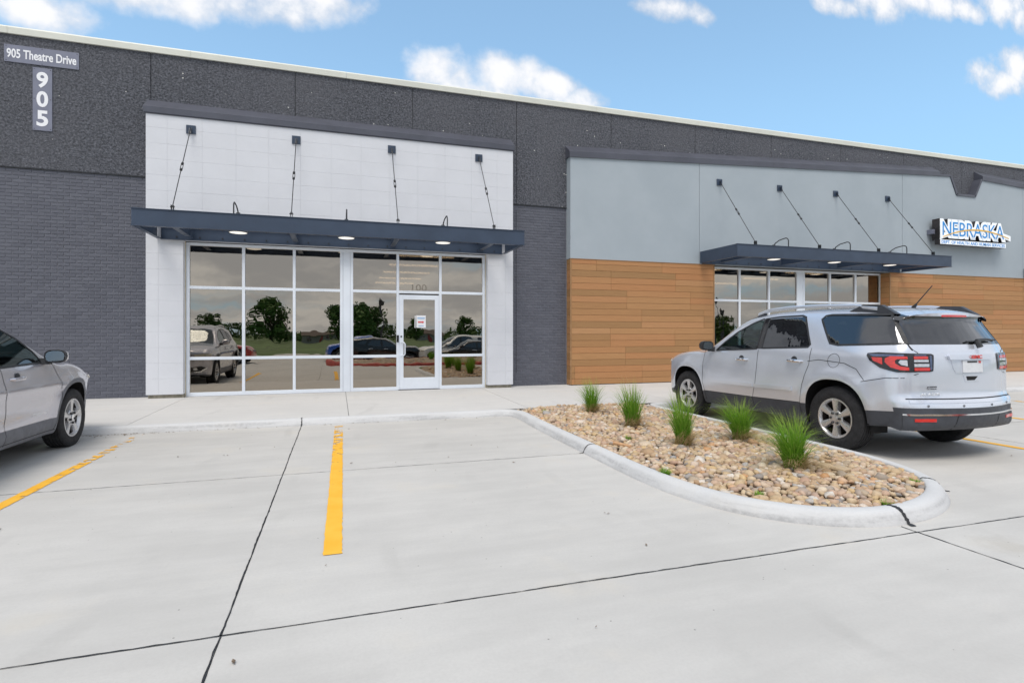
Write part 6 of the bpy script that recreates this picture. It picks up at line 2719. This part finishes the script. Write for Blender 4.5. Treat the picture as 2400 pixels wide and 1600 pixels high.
def front_lamps(zl, w=.18):
    def f(root, S):
        wc, r_ = S.girth_corner(S.at_z(zl, False))
        for sd in (1, -1):
            obj('headlamp', mesh_vf('headlamp', end_patch(S, [(wc - .16, zl - .05), (wc - .16, zl + .04), (wc + .14, zl + .05), (wc + .16, zl)], False, .008, .05, sd, .014), M['headlamp']), root)
        obj('grille', mesh_vf('grille', end_patch(S, [(-.40, zl - .10), (.40, zl - .10), (.44, zl + .02), (-.44, zl + .02)], False, .006, .08, 1, .012), M['grille']), root)
        wc, r_ = S.girth_corner(S.at_z(zl + .06))
        for sd in (1, -1):
            obj('tail_lamp', mesh_vf('tail_lamp', end_patch(S, [(wc - .10, zl), (wc - .10, zl + .12), (wc + .16, zl + .12), (wc + .14, zl)], True, .008, .06, sd, .014), M['lampred']), root)
    return f


far_sp = dict(grid=.13, gapw=.010, mats={'cladding': M['trim'], 'pillar_trim': M['gloss']}, glass={'windscreen': M['screen'], 'rear_window': M['cardark']})
wm_far = wheel_meshes(.345, .215, .21, 'ten', detail=False)
SED = CarShape(SED_SIL, SED_W, [(1.36, .33, .39, .41), (-1.36, .33, .39, .41)], ((1.0, .08), (-1.6, .10)), .09)
sed_spec = dict(far_sp, regions=[('window_front', [(.62, 1.0), (.40, 1.15), (.12, 1.28), (-.18, 1.33), (-.20, .99)]), ('window_rear', [(-.28, .99), (-.26, 1.335), (-.62, 1.31), (-1.05, 1.10), (-1.10, 1.02)])], cap=far_cap((-1.75, -1.0, 1.05, 1.34), (.1, 1.0, 1.0, 1.38)),
                half=.90, track=.79, axf=1.36, axr=-1.36, Rt=.345, wheels=wm_far, mirror=(.62, 1.0), gaps=[[(.80, .98), (.86, .60), (.80, .30)], [(-.24, .98), (-.22, .30)], [(-1.05, 1.0), (-.92, .6), (-.86, .32)]], handles=[(-.05, .86, None), (-.88, .88, None)], handlemat=M['chrome'], extra=[front_lamps(.64)], win_door={})
SUVf = CarShape(AC_SIL, AC_W, [(1.472, .385, .425, .470), (-1.476, .385, .425, .470)], ((1.15, .075), (-1.7, .15)), .09, ac_feat)
suv_spec = dict(far_sp, regions=[r_ for r_ in AC_REG if not r_[0].startswith('door')], cap=ac_cap, half=.985, track=.855, axf=1.476, axr=-1.476, Rt=.388, wheels=wheel_meshes(.388, .236, .235, 'ten', detail=False), mirror=(.80, 1.165), gaps=AC_SPEC['gaps'][:3], handles=[(.14, 1.03, None), (-.86, 1.055, None)], extra=[front_lamps(.86)])
HAT = CarShape(CH_SIL, CH_W, [(1.355, .355, .405, .445), (-1.355, .355, .405, .445)], ((1.0, .085), (-1.6, .10)), .09, ch_feat)
hat_spec = dict(far_sp, regions=[r_ for r_ in CH_REG if not r_[0].startswith('door') and r_[0] != 'cladding'], cap=ch_cap, half=.915, track=.802, axf=1.355, axr=-1.355, Rt=.363, wheels=wheel_meshes(.363, .232, .225, 'ten', detail=False), mirror=(.66, 1.10), gaps=CH_SPEC['gaps'][:3], handles=[(.07, .945, None), (-.92, .965, None)], handlemat=M['chrome'], extra=[front_lamps(.80)])
TRK = CarShape(TRK_SIL, TRK_W, [(1.75, .42, .46, .48), (-1.75, .42, .46, .48)], ((1.6, .06), (-2.6, .05)), .09)
trk_spec = dict(far_sp, regions=[('window_front', [(.98, 1.25), (.72, 1.52), (.45, 1.68), (.28, 1.68), (.26, 1.25)]), ('window_rear', [(.18, 1.25), (.20, 1.68), (-.40, 1.66), (-.44, 1.25)])], cap=far_cap(None, (.7, 1.3, 1.27, 1.74)), half=.98, track=.84, axf=1.75, axr=-1.75, Rt=.41, wheels=wheel_meshes(.41, .24, .24, 'ten', detail=False), mirror=(.98, 1.25), gaps=[[(1.15, 1.22), (1.15, .5)], [(.22, 1.22), (.22, .5)], [(-.56, 1.22), (-.56, .5)]], handles=[(.40, 1.08, None), (-.40, 1.08, None)], extra=[front_lamps(.90)])


def lotz(y):
    tab = [(-31, -.6), (-10, -.55), (-4.4, -.25), (-.21, 0)]
    return lerp_tab(tab, y)


for (S_, sp_, pnt, lab, x, y, rz) in (
        (HAT, hat_spec, M['blackpaint'], 'black car mirrored in the panes between the filler panel and the door', 2.75, -8.8, -90),
        (SUVf, suv_spec, M['whitepaint'], 'white sport utility car mirrored in the door glass behind a dark sedan', 7.0, -8.2, 90),
        (SED, sed_spec, M['blackpaint'], 'dark sedan mirrored beside the door in front of a white car', 7.4, -6.2, 90),
        (SED, sed_spec, M['redpaint'], 'red sedan mirrored in the door glass behind the white car', 7.2, -14.5, 90),
        (TRK, trk_spec, M['bluepaint'], 'blue pickup truck mirrored in the panes above the red kerb', 1.9, -15.6, 90),
        (TRK, trk_spec, M['redpaint'], 'red pickup truck mirrored behind the warm silver car', -7.9, -15.2, -90)):
    r0 = thing('parked_car', lab, 'car', (x, y, lotz(y)))
    r0.rotation_euler = (0, 0, R(rz))
    make_car(r0, S_, dict(sp_, paint=pnt))

# planted strip with its red painted kerb
bp = resample(chaikin([(9.6, 1.5), (11.0, .8), (11.0, -3.6), (10.0, -4.4), (1.0, -4.4), (-.3, -3.8), (-.45, -2.7), (.1, -1.5), (.85, -.2), (1.75, .72), (3.0, 1.25), (4.6, 1.5), (7.0, 1.6)], 2, closed=True), .12)
BPZ = .0
nn2 = normals2(bp)
ar2 = sum(bp[i][0] * bp[(i + 1) % len(bp)][1] - bp[(i + 1) % len(bp)][0] * bp[i][1] for i in range(len(bp)))
sg2 = 1 if ar2 > 0 else -1
s = MB()
vs, fs = [], []
rk = [(0, -.30), (0, .0), (.03, .09), (.07, .12), (.15, .12), (.16, .0)]
for p, nn in zip(bp, nn2):
    vs += [(p[0] + sg2 * nn.x * d, p[1] + sg2 * nn.y * d, z) for d, z in rk]
for i in range(len(bp)):
    j_ = (i + 1) % len(bp)
    for k in range(5):
        fs.append((i * 6 + k, j_ * 6 + k, j_ * 6 + k + 1, i * 6 + k + 1))
s.add(vs, fs)
s.build('kerb', M['redkerb'], kind='structure')
s = MB()
inb = [(p[0] + sg2 * nn.x * .155, p[1] + sg2 * nn.y * .155) for p, nn in zip(bp, nn2)]
s.add([(p[0], p[1], .06) for p in inb], [list(range(len(inb)))])
rb2 = s.build('rock_bed', M['soil'], kind='structure')
s = MB()
for _ in range(6500):
    x, y = rs.uniform(-.4, 11), rs.uniform(-4.3, 1.5)
    if not inside(inb, x, y):
        continue
    sz = rs.uniform(.03, .065)
    sh = shapes[rs.randrange(14)]
    mt = Matrix.Translation((x, y, .085)) @ Matrix.Rotation(rs.uniform(0, 6), 4, 'Z') @ Matrix.Diagonal((sz, sz * .8, sz * .6, 1))
    s.add([mt @ Vector(v) for v in sh[0]], sh[1])
s.build('stone_layer', M['stone'], rb2, smooth=True, angle=180, kind='stuff')
for k, (x, y) in enumerate(((4.6, -2.6), (8.4, -2.4))):
    g = thing('ornamental_grass', ('ornamental grass clump mirrored in the door glass, above the red kerb', 'ornamental grass clump mirrored beside the door, above the red kerb')[k], 'plant', (x, y, .08), 'grasses in the red kerbed strip')
    o = blades('green_blades', M['grass'], g, blade_set(random.Random(400 + k), 220, .6, .3, .12, (0, 0), .008, seg=4))
    o['kind'] = 'stuff'


# ---- trees across the field
def make_tree(name, seed, mat, wide=1.0):
    rg = random.Random(seed)
    root = obj(name, None)
    s = MB()
    limbs = [([(0, 0, 0), (.1, .05, .18), (.05, 0, .35), (0, .05, .55)], [.035, .028, .022, .010])]
    for k in range(7):
        a = k * 2.4
        r_ = rg.uniform(.2, .34) * wide
        z = rg.uniform(.22, .42)
        limbs.append(([(.05, 0, z), (r_ * .5 * math.cos(a), r_ * .5 * math.sin(a), z + .12), (r_ * math.cos(a), r_ * math.sin(a), z + .30)], [.016, .010, .004]))
    for p, r_ in limbs:
        s.tube(p, r_, 6)
    s.build('trunk', M['bark'], root, smooth=True)
    vs, fs = [], []
    blobs = []
    for k in range(44):
        a, e = rg.uniform(0, 6.283), rg.uniform(-1.2, 1.3)
        rr = rg.uniform(.10, .36) * wide
        blobs.append((rr * math.cos(a) * math.cos(e), rr * math.sin(a) * math.cos(e), .50 + .36 * math.sin(e) + rg.uniform(-.05, .05), rg.uniform(.09, .18)))
    for (bx_, by_, bz_, br) in blobs:
        for _ in range(75):
            v = Vector((rg.gauss(0, 1), rg.gauss(0, 1), rg.gauss(0, 1))).normalized() * br * rg.uniform(.55, 1.08)
            c0 = Vector((bx_, by_, bz_)) + v
            n_ = Vector((rg.gauss(0, 1), rg.gauss(0, 1), rg.gauss(0, 1))).normalized()
            t1 = n_.orthogonal().normalized() * rg.uniform(.018, .040)
            t2 = n_.cross(t1).normalized() * rg.uniform(.016, .032)
            o = len(vs)
            vs += [c0 - t1, c0 - t2 * .8, c0 + t1, c0 + t2]
            fs.append((o, o + 1, o + 2, o + 3))
    q = MB()
    q.add(vs, fs)
    q.build('crown', mat, root, kind=None)
    return root


protos = [make_tree('tree', 1, M['leaf']), make_tree('tree', 2, M['leafdark'], 1.15), make_tree('tree', 3, M['leaf'], .9)]
used_p = set()
rg = random.Random(77)
spots = [(-.105, .0535, 150, 'broad dark tree mirrored alone in the middle column of panes'), (-.199, .034, 150, 'rounded tree mirrored above the warm silver car'), (.0, .046, 150, 'tall tree mirrored against the filler panel, over the blue truck'),
         (.036, .048, 145, 'tallest tree mirrored over the black car'), (.062, .045, 150, 'tree mirrored just behind the lamp post'), (.135, .028, 150, 'low tree mirrored behind the paper notice'), (.225, .030, 150, 'low bushy tree mirrored above the white car'),
         (.80, .030, 120, 'dark tree mirrored at the foot of the lamp posts in the grey bay glazing')]
for k, (az, sl, D, lab) in enumerate(spots):
    hh = CAM_H + sl * D * math.hypot(1, az) + .62
    p_ = k % 3
    tr = protos[p_] if p_ not in used_p else copy_tree(protos[p_])
    used_p.add(p_)
    tr.location = (az * D, 2 * SFY - D, -.62)
    tr.scale = (hh * 1.15 * rg.uniform(.9, 1.25), hh * 1.15, hh * 1.07)
    tr.rotation_euler = (0, 0, rg.uniform(0, 6))
    tag(tr, lab, 'tree', 'trees across the field')
# the wood closing the field: one ragged mass of leaves
vs, fs = [], []
for k in range(520):
    x = rg.uniform(-150, 330)
    y = -165 + rg.uniform(-6, 6) + (abs(x) * .12)
    hh = 2.2 + 2.4 * (0.5 + 0.5 * math.sin(x * .11 + 1.3 * math.sin(x * .037))) + rg.uniform(-.6, .8)
    for _ in range(46):
        c0 = Vector((x + rg.gauss(0, 1.4), y + rg.gauss(0, 1.2), -.6 + hh * rg.random() ** .7))
        n_ = Vector((rg.gauss(0, 1), rg.gauss(0, 1), rg.gauss(0, 1))).normalized()
        t1 = n_.orthogonal().normalized() * rg.uniform(.25, .55)
        t2 = n_.cross(t1).normalized() * rg.uniform(.2, .45)
        o = len(vs)
        vs += [c0 - t1, c0 - t2, c0 + t1, c0 + t2]
        fs.append((o, o + 1, o + 2, o + 3))
s = MB()
s.add(vs, fs)
wd = s.build('tree_line', M['leafdark'], kind='stuff')
wd['label'] = 'far line of woods across the field, mirrored in the glazing'
wd['category'] = 'woods'

# ---- houses across the field
for k, (az, D, w) in enumerate(((-.03, 168, 11), (.16, 170, 10), (-.225, 172, 10))):
    hx_, hy_ = az * D, 2 * SFY - D
    hs = thing('house', ('low brown roofed house mirrored between the tall trees', 'low house mirrored behind the paper notice', 'low house mirrored above the roof of the warm silver car')[k], 'house', (hx_, hy_, -.62))
    hs.scale = (.8, .8, .62)
    s = MB()
    s.box(-w / 2, w / 2, -4, 4, 0, 2.7)
    s.build('wall', M['housewall'], hs)
    s = MB()
    s.prism([(-4.6, 2.6), (4.6, 2.6), (0, 4.6)], -w / 2 - .5, w / 2 + .5, 'x')
    s.build('roof', M['houseroof'], hs)
    for q in range(3):
        x_ = -w / 2 + w * (q + .7) / 3.4
        if q == 1:
            bx('door', M['redkerb'], hs, x_ - .5, x_ + .5, 4.0, 4.06, 0, 2.1)
        else:
            bx('window', M['cardark'], hs, x_ - .7, x_ + .7, 4.0, 4.06, .9, 2.1)


# ---- street lamps
def street_lamp(x, y, z, h, lab):
    r0 = thing('street_lamp', lab, 'street lamp', (x, y, z))
    s = MB()
    s.lathe([(0, .16), (.3, .15), (.5, .09), (h * .5, .06), (h, .05)], 12, 'z')
    s.build('pole', M['blackmetal'], r0, smooth=True)
    s = MB()
    s.lathe([(h, .08), (h + .1, .16), (h + .5, .24), (h + .55, .28), (h + .75, .12), (h + .95, .02)], 10, 'z')
    s.build('lantern', M['blackmetal'], r0, smooth=False)


street_lamp(4.35, 2 * SFY - 57, -.5, 4.6, 'lamp post mirrored in the pane above the black car')
street_lamp(41.0, 2 * SFY - 52, -.5, 5.2, 'black lamp post mirrored in the grey bay glazing next to the wood wall')
street_lamp(46.5, 2 * SFY - 58, -.5, 4.2, 'shorter far lamp post mirrored in the grey bay glazing')
